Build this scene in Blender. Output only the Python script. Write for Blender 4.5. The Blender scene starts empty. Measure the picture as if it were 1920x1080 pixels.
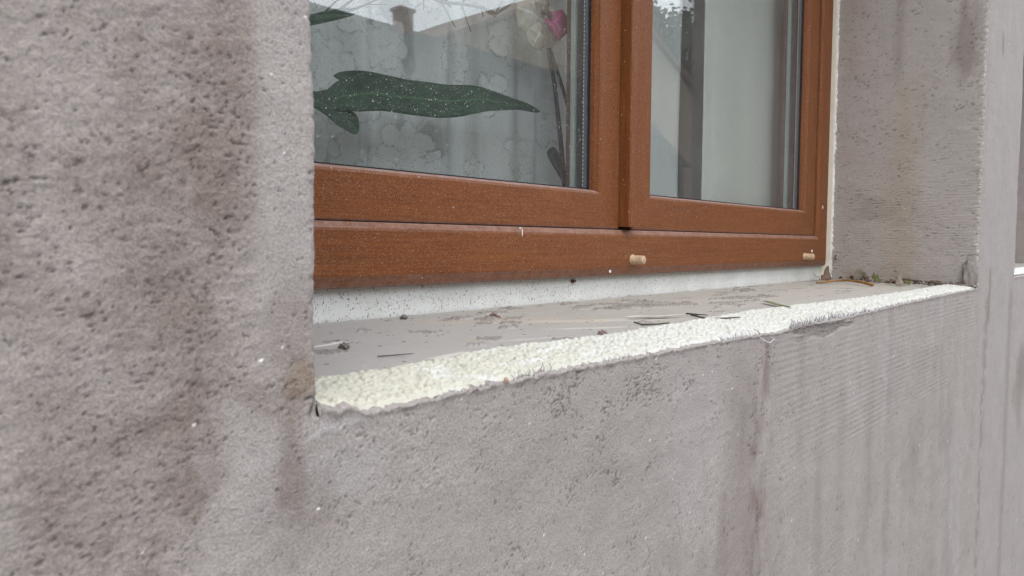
import bpy, bmesh, math, random
import numpy as np
from mathutils import Vector

# ------------------------------------------------------------------ camera, sky, sun, exposure
sc = bpy.context.scene
col = sc.collection
R = math.radians
# world frame: x runs along the facade, +y goes into the house, the outer plaster face is y = 0.
# z = 0 is the photographer's eye height, the pavement is 1.4 m below it.
GROUND = -1.40
cam_d = bpy.data.cameras.new("camera")
cam = bpy.data.objects.new("camera", cam_d)
col.objects.link(cam)
cam_d.sensor_width = 36.0
cam_d.lens = 1400 / 1920 * 36.0
cam_d.clip_start = 0.01
cam_d.clip_end = 500
cam.location = (0, -0.322, 0)
yaw, pit, rol = R(42.01), R(-3.36), R(0.303)
fw = Vector((math.cos(yaw) * math.cos(pit), math.sin(yaw) * math.cos(pit), math.sin(pit)))
q = fw.to_track_quat('-Z', 'Y')
cam.rotation_mode = 'QUATERNION'
from mathutils import Quaternion
cam.rotation_quaternion = Quaternion(fw, -rol) @ q
cam_d.dof.use_dof = True
cam_d.dof.focus_distance = 1.05
cam_d.dof.aperture_fstop = 20.0
sc.camera = cam

SUN_EL, SUN_AZ = R(58), R(-128)          # azimuth measured in plan from +x
w = bpy.data.worlds.new("World")
sc.world = w
w.use_nodes = True
nt = w.node_tree
for n in list(nt.nodes):
    nt.nodes.remove(n)
wo = nt.nodes.new('ShaderNodeOutputWorld')
bg = nt.nodes.new('ShaderNodeBackground')
bg.inputs['Strength'].default_value = 0.15
sky = nt.nodes.new('ShaderNodeTexSky')
sky.sky_type = 'NISHITA'
sky.sun_disc = False
sky.sun_elevation = SUN_EL
sky.sun_rotation = R(90) - SUN_AZ
sky.air_density = 1.0
sky.dust_density = 4.0
sky.ozone_density = 1.0
# overcast: the clouds even out and whiten the sky
tc = nt.nodes.new('ShaderNodeTexCoord')
cn = nt.nodes.new('ShaderNodeTexNoise')
cn.inputs['Scale'].default_value = 1.6
cn.inputs['Detail'].default_value = 5
cr = nt.nodes.new('ShaderNodeMapRange')
cr.inputs['From Min'].default_value = 0.35
cr.inputs['From Max'].default_value = 0.65
cr.inputs['To Min'].default_value = 0.85
cr.inputs['To Max'].default_value = 0.95
mx = nt.nodes.new('ShaderNodeMix')
mx.data_type = 'RGBA'
mx.inputs[7].default_value = (15.0, 15.4, 16.6, 1)
nt.links.new(tc.outputs['Generated'], cn.inputs['Vector'])
nt.links.new(cn.outputs['Fac'], cr.inputs['Value'])
nt.links.new(cr.outputs['Result'], mx.inputs[0])
nt.links.new(sky.outputs['Color'], mx.inputs[6])
nt.links.new(mx.outputs[2], bg.inputs['Color'])
nt.links.new(bg.outputs['Background'], wo.inputs['Surface'])

sun_d = bpy.data.lights.new("sun", 'SUN')
sun_d.energy = 0.9
sun_d.angle = R(22)
sun_d.color = (1.0, 0.97, 0.93)
sun = bpy.data.objects.new("sun", sun_d)
col.objects.link(sun)
sdir = Vector((math.cos(SUN_EL) * math.cos(SUN_AZ), math.cos(SUN_EL) * math.sin(SUN_AZ), math.sin(SUN_EL)))
sun.rotation_euler = (-sdir).to_track_quat('-Z', 'Y').to_euler()
sun.location = (2, -6, 8)

vs = sc.view_settings
vs.view_transform = 'Standard'
vs.look = 'None'
vs.gamma = 1
vs.exposure = 0.21
sc.cycles.max_bounces = 10
sc.cycles.transparent_max_bounces = 24

# ------------------------------------------------------------------ helpers
rng = np.random.RandomState(7)
random.seed(7)


def tag(o, label=None, cat=None, group=None, kind=None):
    if label: o['label'] = label
    if cat: o['category'] = cat
    if group: o['group'] = group
    if kind: o['kind'] = kind
    return o


def empty(name, loc=(0, 0, 0)):
    o = bpy.data.objects.new(name, None)
    o.empty_display_size = 0.05
    o.location = loc
    col.objects.link(o)
    return o


def link(name, me, mat, parent=None, smooth=False):
    o = bpy.data.objects.new(name, me)
    col.objects.link(o)
    if mat is not None:
        for m in (mat if isinstance(mat, (list, tuple)) else [mat]):
            me.materials.append(m)
    if smooth:
        me.polygons.foreach_set('use_smooth', [True] * len(me.polygons))
    if parent is not None:
        o.parent = parent
        o.location = -Vector(parent_world(parent))
    return o


def parent_world(p):
    v = Vector((0, 0, 0))
    while p is not None:
        v = v + p.location
        p = p.parent
    return v


class MB:
    def __init__(s):
        s.v, s.f, s.m = [], [], []

    def add(s, vs_, fs, mi=0):
        k = len(s.v)
        s.v += [tuple(v) for v in vs_]
        for f in fs:
            s.f.append(tuple(i + k for i in f))
            s.m.append(mi)

    def box(s, a, b, mi=0):
        (x0, y0, z0), (x1, y1, z1) = a, b
        s.add([(x0, y0, z0), (x1, y0, z0), (x1, y1, z0), (x0, y1, z0), (x0, y0, z1), (x1, y0, z1), (x1, y1, z1), (x0, y1, z1)],
              [(0, 3, 2, 1), (4, 5, 6, 7), (0, 1, 5, 4), (1, 2, 6, 5), (2, 3, 7, 6), (3, 0, 4, 7)], mi)

    def tube(s, pts, rad, n=8, mi=0):
        pts = [Vector(p) for p in pts]
        if not isinstance(rad, (list, tuple)): rad = [rad] * len(pts)
        rings = []
        for i, p in enumerate(pts):
            d = (pts[min(i + 1, len(pts) - 1)] - pts[max(i - 1, 0)]).normalized()
            a = d.orthogonal().normalized() if i == 0 else (a - d * a.dot(d)).normalized()
            b = d.cross(a)
            rings.append([p + (a * math.cos(2 * math.pi * k / n) + b * math.sin(2 * math.pi * k / n)) * rad[min(i, len(rad) - 1)] for k in range(n)])
        vs_ = [v for r in rings for v in r]
        fs = [(i * n + k, i * n + (k + 1) % n, (i + 1) * n + (k + 1) % n, (i + 1) * n + k) for i in range(len(pts) - 1) for k in range(n)]
        fs += [tuple(range(n - 1, -1, -1)), tuple(range((len(pts) - 1) * n, len(pts) * n))]
        s.add(vs_, fs, mi)

    def build(s, name, mat, parent=None, smooth=False):
        me = bpy.data.meshes.new(name)
        me.from_pydata(s.v, [], s.f)
        me.polygons.foreach_set('material_index', s.m)
        o = link(name, me, mat, parent, smooth)
        return o


def grid_mesh(name, P, mat, parent=None, keep=None, cols=None, attr=None, flip=False):
    nr, nc = P.shape[:2]
    ii = np.arange(nr * nc).reshape(nr, nc)
    Q = np.stack([ii[:-1, :-1], ii[:-1, 1:], ii[1:, 1:], ii[1:, :-1]], -1)
    if flip: Q = Q[..., ::-1]
    Q = Q[keep] if keep is not None else Q.reshape(-1, 4)
    Q = np.ascontiguousarray(Q).reshape(-1, 4)
    used = np.zeros(nr * nc, bool)
    used[Q.ravel()] = True
    remap = np.cumsum(used) - 1
    V = P.reshape(-1, 3)[used]
    Q = remap[Q]
    me = bpy.data.meshes.new(name)
    me.vertices.add(len(V))
    me.vertices.foreach_set('co', V.astype(np.float32).ravel())
    me.loops.add(Q.size)
    me.loops.foreach_set('vertex_index', Q.astype(np.int32).ravel())
    me.polygons.add(len(Q))
    me.polygons.foreach_set('loop_start', np.arange(0, Q.size, 4, dtype=np.int32))
    me.polygons.foreach_set('loop_total', np.full(len(Q), 4, np.int32))
    me.update(calc_edges=True)
    me.polygons.foreach_set('use_smooth', np.ones(len(Q), bool))
    if cols is not None:
        a = me.color_attributes.new('Col', 'FLOAT_COLOR', 'POINT')
        c = cols.reshape(-1, 3)[used]
        a.data.foreach_set('color', np.concatenate([c, np.ones((len(c), 1))], 1).astype(np.float32).ravel())
    if attr is not None:
        for k, arr in attr.items():
            a = me.attributes.new(k, 'FLOAT', 'POINT')
            a.data.foreach_set('value', arr.reshape(-1)[used].astype(np.float32))
    return link(name, me, mat, parent)


def perlin(x, y, seed=0):
    r = np.random.RandomState(1000 + seed)
    perm = r.permutation(512).astype(np.int32)
    ang = r.rand(512) * 2 * np.pi
    gx, gy = np.cos(ang).astype(np.float32), np.sin(ang).astype(np.float32)
    x0 = np.floor(x).astype(np.int64); y0 = np.floor(y).astype(np.int64)
    fx = (x - x0).astype(np.float32); fy = (y - y0).astype(np.float32)
    u = fx * fx * fx * (fx * (fx * 6 - 15) + 10); v = fy * fy * fy * (fy * (fy * 6 - 15) + 10)

    def g(ix, iy, dx, dy):
        h = perm[(perm[ix & 511] + iy) & 511]
        return gx[h] * dx + gy[h] * dy
    a = g(x0, y0, fx, fy); b = g(x0 + 1, y0, fx - 1, fy)
    c = g(x0, y0 + 1, fx, fy - 1); d = g(x0 + 1, y0 + 1, fx - 1, fy - 1)
    return 1.5 * ((a + u * (b - a)) + v * ((c + u * (d - c)) - (a + u * (b - a))))


def fbm(x, y, seed=0, oct=4, gain=0.5):
    s = 0; a = 1; t = 0
    for o in range(oct):
        s = s + a * perlin(x * 2 ** o + 17.3 * o, y * 2 ** o - 9.1 * o, seed + o)
        t += a; a *= gain
    return s / t * 1.4


def sst(a, b, x):
    t = np.clip((x - a) / (b - a), 0, 1)
    return t * t * (3 - 2 * t)


def worley(x, y, seed=0, jit=0.9):
    """distance to nearest point, second nearest, and a random value of the nearest cell"""
    xi = np.floor(x).astype(np.int64); yi = np.floor(y).astype(np.int64)
    r = np.random.RandomState(500 + seed)
    T = r.rand(3, 1024); perm = r.permutation(1024)
    d1 = np.full(x.shape, 9.0); d2 = np.full(x.shape, 9.0); rv = np.zeros(x.shape)
    for dx in (-1, 0, 1):
        for dy in (-1, 0, 1):
            cx, cy = xi + dx, yi + dy
            h = perm[(perm[cx & 1023] + cy) & 1023]
            px_ = cx + 0.5 + (T[0][h] - 0.5) * jit; py_ = cy + 0.5 + (T[1][h] - 0.5) * jit
            d = np.hypot(x - px_, y - py_)
            m = d < d1
            d2 = np.where(m, d1, np.minimum(d2, d)); rv = np.where(m, T[2][h], rv); d1 = np.where(m, d, d1)
    return d1, d2, rv


# ------------------------------------------------------------------ materials
def new_mat(name):
    m = bpy.data.materials.new(name)
    m.use_nodes = True
    t = m.node_tree
    b = t.nodes['Principled BSDF']
    return m, t, b


def N(t, kind, **kw):
    n = t.nodes.new(kind)
    for k, v in kw.items():
        if k in n.inputs: n.inputs[k].default_value = v
        else: setattr(n, k, v)
    return n


def mixc(t, fac, a, b, mode='MIX'):
    n = t.nodes.new('ShaderNodeMix')
    n.data_type = 'RGBA'
    n.blend_type = mode
    for sock, v in ((n.inputs[0], fac), (n.inputs[6], a), (n.inputs[7], b)):
        if isinstance(v, (int, float)): sock.default_value = v
        elif isinstance(v, (tuple, list)): sock.default_value = (*v[:3], 1)
        else: t.links.new(v, sock)
    return n.outputs[2]


def mrange(t, val, a, b, c=0.0, d=1.0):
    n = N(t, 'ShaderNodeMapRange')
    n.inputs['From Min'].default_value = a; n.inputs['From Max'].default_value = b
    n.inputs['To Min'].default_value = c; n.inputs['To Max'].default_value = d
    t.links.new(val, n.inputs['Value'])
    return n.outputs['Result']


def coords(t, scale=(1, 1, 1)):
    c = N(t, 'ShaderNodeTexCoord')
    mp = N(t, 'ShaderNodeMapping')
    mp.inputs['Scale'].default_value = scale
    t.links.new(c.outputs['Object'], mp.inputs['Vector'])
    return mp.outputs['Vector']


def noise(t, vec, scale, detail=3.0, rough=0.55):
    n = N(t, 'ShaderNodeTexNoise', Scale=scale, Detail=detail, Roughness=rough)
    t.links.new(vec, n.inputs['Vector'])
    return n.outputs['Fac']


def bump(t, b, height, dist, strength=1.0):
    n = N(t, 'ShaderNodeBump', Strength=strength, Distance=dist)
    t.links.new(height, n.inputs['Height'])
    t.links.new(n.outputs['Normal'], b.inputs['Normal'])


def coloured_mat(name, grain, bump_d, rough=0.95, contrast=0.22, spec=0.2, stretch=(1, 1, 1)):
    """mortar-like surface: base colour from the mesh attribute, broken up by fine grain"""
    m, t, b = new_mat(name)
    a = N(t, 'ShaderNodeVertexColor', layer_name='Col')
    v = coords(t, stretch)
    n1 = noise(t, v, grain, 4, 0.65)
    n2 = noise(t, v, grain * 3.1, 2, 0.6)
    f = mrange(t, n1, 0.28, 0.72, 1 - contrast, 1 + contrast)
    cc = N(t, 'ShaderNodeCombineColor')
    for k in range(3): t.links.new(f, cc.inputs[k])
    c1 = mixc(t, 1.0, a.outputs['Color'], cc.outputs[0], 'MULTIPLY')
    t.links.new(c1, b.inputs['Base Color'])
    b.inputs['Roughness'].default_value = rough
    b.inputs['Specular IOR Level'].default_value = spec
    add = N(t, 'ShaderNodeMath', operation='MULTIPLY_ADD')
    t.links.new(n2, add.inputs[0]); add.inputs[1].default_value = 0.4
    t.links.new(n1, add.inputs[2])
    bump(t, b, add.outputs[0], bump_d)
    return m


M = {}
M['plaster'] = coloured_mat("grey_plaster", 700, 0.0008, contrast=.28)
M['sill_mortar'] = coloured_mat('sill_mortar', 300, 0.0004, contrast=0.08, stretch=(0.6, 1, 1))
M['foam'] = coloured_mat('white_foam_beads', 260, 0.0003, rough=0.8, contrast=0.05, spec=0.3)
M['mortar_lump'] = coloured_mat('mortar_lump', 500, 0.0008)


def plain_mat(name, c, rough=0.7, spec=0.3, vary=0.0, scale=60, bump_d=0.0, c2=None, stretch=(1, 1, 1)):
    m, t, b = new_mat(name)
    b.inputs['Roughness'].default_value = rough
    b.inputs['Specular IOR Level'].default_value = spec
    n1 = noise(t, coords(t, stretch), scale, 4, 0.6)
    lo = tuple(x * (1 - vary) for x in c); hi = c2 or tuple(min(1, x * (1 + vary)) for x in c)
    t.links.new(mixc(t, mrange(t, n1, 0.3, 0.7), lo, hi), b.inputs['Base Color'])
    if bump_d: bump(t, b, n1, bump_d)
    return m


def wood_mat(name, axis):
    """golden oak foil: fine grain streaks along one axis, plus pale construction dust"""
    m, t, b = new_mat(name)
    st = (3, 60, 220) if axis == 'x' else (220, 60, 3)
    v = coords(t, st)
    g = noise(t, v, 4.0, 5, 0.7)
    g2 = noise(t, coords(t, (0.5, 1, 9) if axis == 'x' else (9, 1, 0.5)), 6.0, 3, 0.5)
    c = mixc(t, mrange(t, g, 0.25, 0.75), (0.088, 0.0230, 0.0045), (0.245, 0.078, 0.0155))
    c = mixc(t, mrange(t, g2, 0.3, 0.75, 0, 0.35), c, (0.105, 0.031, 0.010))
    # dust film, heavier where things face up
    geo = N(t, 'ShaderNodeNewGeometry')
    sep = N(t, 'ShaderNodeSeparateXYZ')
    t.links.new(geo.outputs['Normal'], sep.inputs[0])
    up = N(t, 'ShaderNodeMath', operation='ABSOLUTE')
    t.links.new(sep.outputs['Z'], up.inputs[0])
    dust = mrange(t, up.outputs[0], 0.15, 0.8, 0.035, 0.55)
    dn = noise(t, coords(t), 90, 5, 0.7)
    dm = N(t, 'ShaderNodeMath', operation='MULTIPLY')
    t.links.new(dust, dm.inputs[0]); t.links.new(mrange(t, dn, 0.3, 0.7, 0.35, 1.6), dm.inputs[1])
    c = mixc(t, dm.outputs[0], c, (0.34, 0.25, 0.225))
    dn2 = noise(t, coords(t), 420, 3, 0.7)
    dn3 = noise(t, coords(t), 12, 4, 0.6)
    fm = N(t, 'ShaderNodeMath', operation='MULTIPLY'); t.links.new(mrange(t, dn2, .50, .74, 0, .30), fm.inputs[0]); t.links.new(mrange(t, dn3, .3, .7, .35, 1.2), fm.inputs[1])
    c = mixc(t, fm.outputs[0], c, (0.42, 0.24, 0.12))
    # specks
    for sc_, thr, keep, amt in ((700, 0.34, 0.66, 0.30), (320, 0.19, 0.78, 0.50), (95, 0.095, 0.84, 0.8)):
        vo = N(t, 'ShaderNodeTexVoronoi', Scale=sc_)
        t.links.new(coords(t), vo.inputs['Vector'])
        dd = mrange(t, vo.outputs['Distance'], thr, thr * 0.6)
        sp = N(t, 'ShaderNodeSeparateColor'); t.links.new(vo.outputs['Color'], sp.inputs[0])
        kk = mrange(t, sp.outputs[0], keep, keep + 0.02)
        mm = N(t, 'ShaderNodeMath', operation='MULTIPLY'); t.links.new(dd, mm.inputs[0]); t.links.new(kk, mm.inputs[1])
        m2 = N(t, 'ShaderNodeMath', operation='MULTIPLY'); t.links.new(mm.outputs[0], m2.inputs[0]); m2.inputs[1].default_value = amt
        c = mixc(t, m2.outputs[0], c, (0.62, 0.54, 0.46))
    t.links.new(c, b.inputs['Base Color'])
    b.inputs['Roughness'].default_value = 0.5
    b.inputs['Specular IOR Level'].default_value = 0.18
    bump(t, b, g, 0.0001, 0.6)
    return m


M['wood_h'] = wood_mat('oak_foil_horizontal', 'x')
M['wood_v'] = wood_mat('oak_foil_vertical', 'z')


def speckled_white():
    m, t, b = new_mat('white_pvc_with_dirt_specks')
    c = (0.66, 0.67, 0.63)
    n0 = noise(t, coords(t, (1, 1, 1)), 14, 4, 0.6)
    c = mixc(t, mrange(t, n0, 0.35, 0.7), (0.60, 0.61, 0.57), (0.71, 0.72, 0.69))
    # dirt below the frame: a grimy upper edge, more at the near end
    v = N(t, 'ShaderNodeTexCoord'); sp = N(t, 'ShaderNodeSeparateXYZ'); t.links.new(v.outputs['Object'], sp.inputs[0])
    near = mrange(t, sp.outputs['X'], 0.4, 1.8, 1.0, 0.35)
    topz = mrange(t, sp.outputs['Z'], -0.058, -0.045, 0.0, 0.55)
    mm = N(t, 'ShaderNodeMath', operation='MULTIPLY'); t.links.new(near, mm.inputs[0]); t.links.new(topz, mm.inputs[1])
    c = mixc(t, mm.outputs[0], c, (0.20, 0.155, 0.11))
    for sc_, lo, hi, stv in ((460, 0.645, 0.69, (1, 1, .6)), (700, 0.64, 0.685, (1.3, 1, .5)), (170, 0.71, 0.745, (1, 1, .8))):
        n1 = noise(t, coords(t, stv), sc_, 2, 0.5)
        f = mrange(t, n1, lo, hi)
        m1 = N(t, 'ShaderNodeMath', operation='MULTIPLY'); t.links.new(f, m1.inputs[0]); t.links.new(near, m1.inputs[1])
        c = mixc(t, m1.outputs[0], c, (0.13, 0.11, 0.08))
    t.links.new(c, b.inputs['Base Color'])
    b.inputs['Roughness'].default_value = 0.55
    return m


M['white_pvc'] = speckled_white()
M['cream_trim'] = plain_mat('cream_trim', (0.70, 0.66, 0.54), 0.5, 0.4, 0.06, 40)
M['sealant'] = plain_mat('white_sealant', (0.48, 0.46, 0.43), 0.9, 0.2, 0.0, 260, 0.001, c2=(0.75, 0.74, 0.72))
M['gasket'] = plain_mat('black_rubber_gasket', (0.012, 0.013, 0.022), 0.5, 0.4, 0.2, 50)
M['dowel'] = plain_mat('beige_plastic_cap', (0.43, 0.28, 0.165), 0.55, 0.3, 0.25, 180, c2=(0.55, 0.40, 0.26))
M['bead_in'] = plain_mat('pale_inner_bead', (0.42, 0.46, 0.43), 0.5, 0.3, 0.05, 30)


def spacer_mat():
    m, t, b = new_mat('perforated_metal_spacer')
    geo = N(t, 'ShaderNodeTexCoord'); sp = N(t, 'ShaderNodeSeparateXYZ'); t.links.new(geo.outputs['Object'], sp.inputs[0])
    # rows of little round holes 6 mm apart along the bar
    dist = []
    for k in ('X', 'Z'):
        f = N(t, 'ShaderNodeMath', operation='MULTIPLY'); t.links.new(sp.outputs[k], f.inputs[0]); f.inputs[1].default_value = 165
        fr = N(t, 'ShaderNodeMath', operation='FRACT'); t.links.new(f.outputs[0], fr.inputs[0])
        s = N(t, 'ShaderNodeMath', operation='SUBTRACT'); t.links.new(fr.outputs[0], s.inputs[0]); s.inputs[1].default_value = 0.5
        a = N(t, 'ShaderNodeMath', operation='ABSOLUTE'); t.links.new(s.outputs[0], a.inputs[0])
        dist.append(a.outputs[0])
    mz = mrange(t, dist[1], 0.22, 0.30, 1, 0)
    rows = []
    for y0 in (0.3466, 0.3900):
        s = N(t, 'ShaderNodeMath', operation='SUBTRACT'); t.links.new(sp.outputs['Y'], s.inputs[0]); s.inputs[1].default_value = y0
        a = N(t, 'ShaderNodeMath', operation='ABSOLUTE'); t.links.new(s.outputs[0], a.inputs[0])
        rows.append(mrange(t, a.outputs[0], 0.0006, 0.0009, 1, 0))
    ad = N(t, 'ShaderNodeMath', operation='ADD'); t.links.new(rows[0], ad.inputs[0]); t.links.new(rows[1], ad.inputs[1])
    mu = N(t, 'ShaderNodeMath', operation='MULTIPLY'); t.links.new(ad.outputs[0], mu.inputs[0]); t.links.new(mz, mu.inputs[1])
    # dark sealant stripe on the outer side of the bar
    dk = mrange(t, sp.outputs['Y'], 0.3476, 0.3480, 0, 1)
    c = mixc(t, dk, (0.10, 0.11, 0.125), (0.016, 0.014, 0.015))
    c = mixc(t, mu.outputs[0], c, (0.55, 0.55, 0.54))
    t.links.new(c, b.inputs['Base Color'])
    b.inputs['Roughness'].default_value = 0.45
    return m


M['spacer'] = spacer_mat()


def glass_mat(name, dusty, f0=0.043):
    m, t, b = new_mat(name)
    t.nodes.remove(b)
    out = t.nodes['Material Output']
    tr = N(t, 'ShaderNodeBsdfTransparent'); tr.inputs['Color'].default_value = (0.978, 0.990, 0.984, 1)
    gl = N(t, 'ShaderNodeBsdfGlossy'); gl.inputs['Roughness'].default_value = 0.0
    # Fresnel reflection of one glass surface (Schlick)
    geo = N(t, 'ShaderNodeNewGeometry')
    dp = N(t, 'ShaderNodeVectorMath', operation='DOT_PRODUCT')
    t.links.new(geo.outputs['Normal'], dp.inputs[0]); t.links.new(geo.outputs['Incoming'], dp.inputs[1])
    ab = N(t, 'ShaderNodeMath', operation='ABSOLUTE'); t.links.new(dp.outputs['Value'], ab.inputs[0])
    om = N(t, 'ShaderNodeMath', operation='SUBTRACT'); om.inputs[0].default_value = 1; t.links.new(ab.outputs[0], om.inputs[1])
    pw = N(t, 'ShaderNodeMath', operation='POWER'); t.links.new(om.outputs[0], pw.inputs[0]); pw.inputs[1].default_value = 5
    fr = N(t, 'ShaderNodeMath', operation='MULTIPLY_ADD'); t.links.new(pw.outputs[0], fr.inputs[0]); fr.inputs[1].default_value = 1 - f0; fr.inputs[2].default_value = f0
    ms = N(t, 'ShaderNodeMixShader')
    t.links.new(fr.outputs[0], ms.inputs[0]); t.links.new(tr.outputs[0], ms.inputs[1]); t.links.new(gl.outputs[0], ms.inputs[2])
    last = ms.outputs[0]
    if dusty:
        df = N(t, 'ShaderNodeBsdfDiffuse'); df.inputs['Color'].default_value = (0.62, 0.62, 0.60, 1)
        film = noise(t, coords(t, (1, 1, .6)), 9, 5, 0.65)
        fac = mrange(t, film, 0.35, 0.75, 0.003, 0.028)
        for sc_, thr, keep, amt in ((620, 0.32, 0.72, 0.26), (380, 0.24, 0.74, 0.50), (150, 0.13, 0.62, 0.85)):
            vo = N(t, 'ShaderNodeTexVoronoi', Scale=sc_)
            t.links.new(coords(t), vo.inputs['Vector'])
            dd = mrange(t, vo.outputs['Distance'], thr, thr * 0.6)
            sp = N(t, 'ShaderNodeSeparateColor'); t.links.new(vo.outputs['Color'], sp.inputs[0])
            kk = mrange(t, sp.outputs[0], keep, keep + 0.02, 0, amt)
            mm = N(t, 'ShaderNodeMath', operation='MULTIPLY'); t.links.new(dd, mm.inputs[0]); t.links.new(kk, mm.inputs[1])
            mx_ = N(t, 'ShaderNodeMath', operation='MAXIMUM'); t.links.new(fac, mx_.inputs[0]); t.links.new(mm.outputs[0], mx_.inputs[1])
            fac = mx_.outputs[0]
        m2 = N(t, 'ShaderNodeMixShader')
        t.links.new(fac, m2.inputs[0]); t.links.new(last, m2.inputs[1]); t.links.new(df.outputs[0], m2.inputs[2])
        last = m2.outputs[0]
    t.links.new(last, out.inputs['Surface'])
    return m


M['glass_out'] = glass_mat('dusty_outer_glass', True)
M['glass_in'] = glass_mat('coated_inner_glass', False, 0.085)


def lace_mat():
    m, t, b = new_mat('white_lace')
    t.nodes.remove(b)
    out = t.nodes['Material Output']
    a = N(t, 'ShaderNodeAttribute', attribute_name='lace')
    # woven net: little square holes
    c = N(t, 'ShaderNodeTexCoord'); sp = N(t, 'ShaderNodeSeparateXYZ'); t.links.new(c.outputs['Object'], sp.inputs[0])
    d = []
    for k, o in (('X', 'ADD'), ('X', 'SUBTRACT')):
        s = N(t, 'ShaderNodeMath', operation=o); t.links.new(sp.outputs['X'], s.inputs[0]); t.links.new(sp.outputs['Z'], s.inputs[1])
        f = N(t, 'ShaderNodeMath', operation='MULTIPLY'); t.links.new(s.outputs[0], f.inputs[0]); f.inputs[1].default_value = 1500
        g = N(t, 'ShaderNodeMath', operation='SINE'); t.links.new(f.outputs[0], g.inputs[0]); d.append(g.outputs[0])
    mu = N(t, 'ShaderNodeMath', operation='MULTIPLY'); t.links.new(d[0], mu.inputs[0]); t.links.new(d[1], mu.inputs[1])
    hole = mrange(t, mu.outputs[0], 0.05, 0.25, 0.12, -0.42)
    ad = N(t, 'ShaderNodeMath', operation='ADD'); ad.use_clamp = True
    sc1 = mrange(t, a.outputs['Fac'], 0.55, 0.8, 1.0, 0.0)
    hm = N(t, 'ShaderNodeMath', operation='MULTIPLY'); t.links.new(hole, hm.inputs[0]); t.links.new(sc1, hm.inputs[1])
    t.links.new(hm.outputs[0], ad.inputs[0]); t.links.new(a.outputs['Fac'], ad.inputs[1])
    df = N(t, 'ShaderNodeBsdfDiffuse'); df.inputs['Color'].default_value = (0.88, 0.89, 0.88, 1)
    tl = N(t, 'ShaderNodeBsdfTranslucent'); tl.inputs['Color'].default_value = (0.88, 0.89, 0.88, 1)
    mm = N(t, 'ShaderNodeMixShader'); mm.inputs[0].default_value = 0.22
    t.links.new(df.outputs[0], mm.inputs[1]); t.links.new(tl.outputs[0], mm.inputs[2])
    tr = N(t, 'ShaderNodeBsdfTransparent')
    m2 = N(t, 'ShaderNodeMixShader')
    t.links.new(ad.outputs[0], m2.inputs[0]); t.links.new(tr.outputs[0], m2.inputs[1]); t.links.new(mm.outputs[0], m2.inputs[2])
    t.links.new(m2.outputs[0], out.inputs['Surface'])
    return m


M['lace'] = lace_mat()
M['drape'] = plain_mat('pale_grey_drape', (0.55, 0.56, 0.53), 0.9, 0.1, 0.05, 500, 0.0003, stretch=(1, 1, 0.3))

# ------------------------------------------------------------------ street, ground and the houses opposite (seen mirrored in the panes)
M['ground'] = plain_mat('grey_pavement', (0.20, 0.195, 0.19), 0.9, 0.2, 0.2, 3)
g = MB()
g.add([(-150, -150, GROUND), (150, -150, GROUND), (150, 150, GROUND), (-150, 150, GROUND)], [(0, 1, 2, 3)])
tag(g.build('ground', M['ground']), kind='structure')

M['far_render'] = plain_mat('grey_house_render', (0.085, 0.086, 0.084), 0.9, 0.2, 0.08, 1.5)
M['beige_render'] = plain_mat('beige_house_render', (0.30, 0.245, 0.19), 0.9, 0.2, 0.06, 1.5)
M['roof_tile'] = plain_mat('dark_grey_roof', (0.045, 0.046, 0.047), 0.9, 0.1, 0.25, 4)
M['red_tile'] = plain_mat('brown_roof', (0.16, 0.08, 0.055), 0.8, 0.2, 0.25, 4)
M['dark_glass'] = plain_mat('dark_window_glass', (0.03, 0.035, 0.04), 0.1, 0.5, 0.1, 2)
M['brick'] = plain_mat('chimney_brick', (0.22, 0.11, 0.075), 0.9, 0.2, 0.3, 14)

hA = tag(empty('row_house', (7, -10.5, GROUND)), 'long low house across the street with dark grey roof, mirrored in left pane', 'house')
a = MB(); a.box((-3, -12.6, GROUND), (17, -8.5, 2.0))
a.build('wall', M['far_render'], hA)
a = MB()
a.add([(-3.3, -8.46, 1.99), (17.3, -8.46, 1.99), (17.3, -10.5, 4.2), (-3.3, -10.5, 4.2), (-3.3, -12.9, 1.86), (17.3, -12.9, 1.86)],
      [(0, 1, 2, 3), (3, 2, 5, 4), (0, 3, 4), (1, 5, 2), (0, 4, 5, 1)])
rA = a.build('roof', M['roof_tile'], hA)
a = MB(); a.box((9.42, -10.62, 3.6), (9.74, -10.38, 4.50)); a.box((9.38, -10.66, 4.50), (9.78, -10.34, 4.56))
a.build('chimney', M['brick'], rA)
for x in (0.5, 3.5, 6.5, 9.5, 12.5, 15.2):
    a = MB(); a.box((x - .5, -8.497, -0.4), (x + .5, -8.44, 1.1)); a.box((x - .44, -8.44, -.34), (x + .44, -8.437, 1.04), 1)
    a.build('window', [M['far_render'], M['dark_glass']], hA)

hB = tag(empty('gable_house', (21.5, -17, GROUND)), 'tall house with beige gable rising behind the grey roof, mirrored in the panes', 'house')
a = MB()
pr = [(13.9, GROUND), (13.9, 5.4), (21.5, 8.9), (29.1, 5.4), (29.1, GROUND)]
a.add([(x, -14, z) for x, z in pr] + [(x, -22, z) for x, z in pr],
      [(4, 3, 2, 1, 0), (5, 6, 7, 8, 9)] + [(i, (i + 1) % 5, (i + 1) % 5 + 5, i + 5) for i in range(5)])
a.build('wall', M['beige_render'], hB)
a = MB()
for sx in (-1, 1):
    e = (21.5 + sx * 8.0, 5.23); r0 = (21.5, 8.93)
    a.add([(e[0], -13.8, e[1]), (e[0], -22.2, e[1]), (r0[0], -22.2, r0[1]), (r0[0], -13.8, r0[1]),
           (e[0], -13.8, e[1] + .2), (e[0], -22.2, e[1] + .2), (r0[0], -22.2, r0[1] + .2), (r0[0], -13.8, r0[1] + .2)],
          [(0, 1, 2, 3), (4, 7, 6, 5), (0, 3, 7, 4), (1, 5, 6, 2), (0, 4, 5, 1)])
a.build('roof', M['red_tile'], hB)
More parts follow.
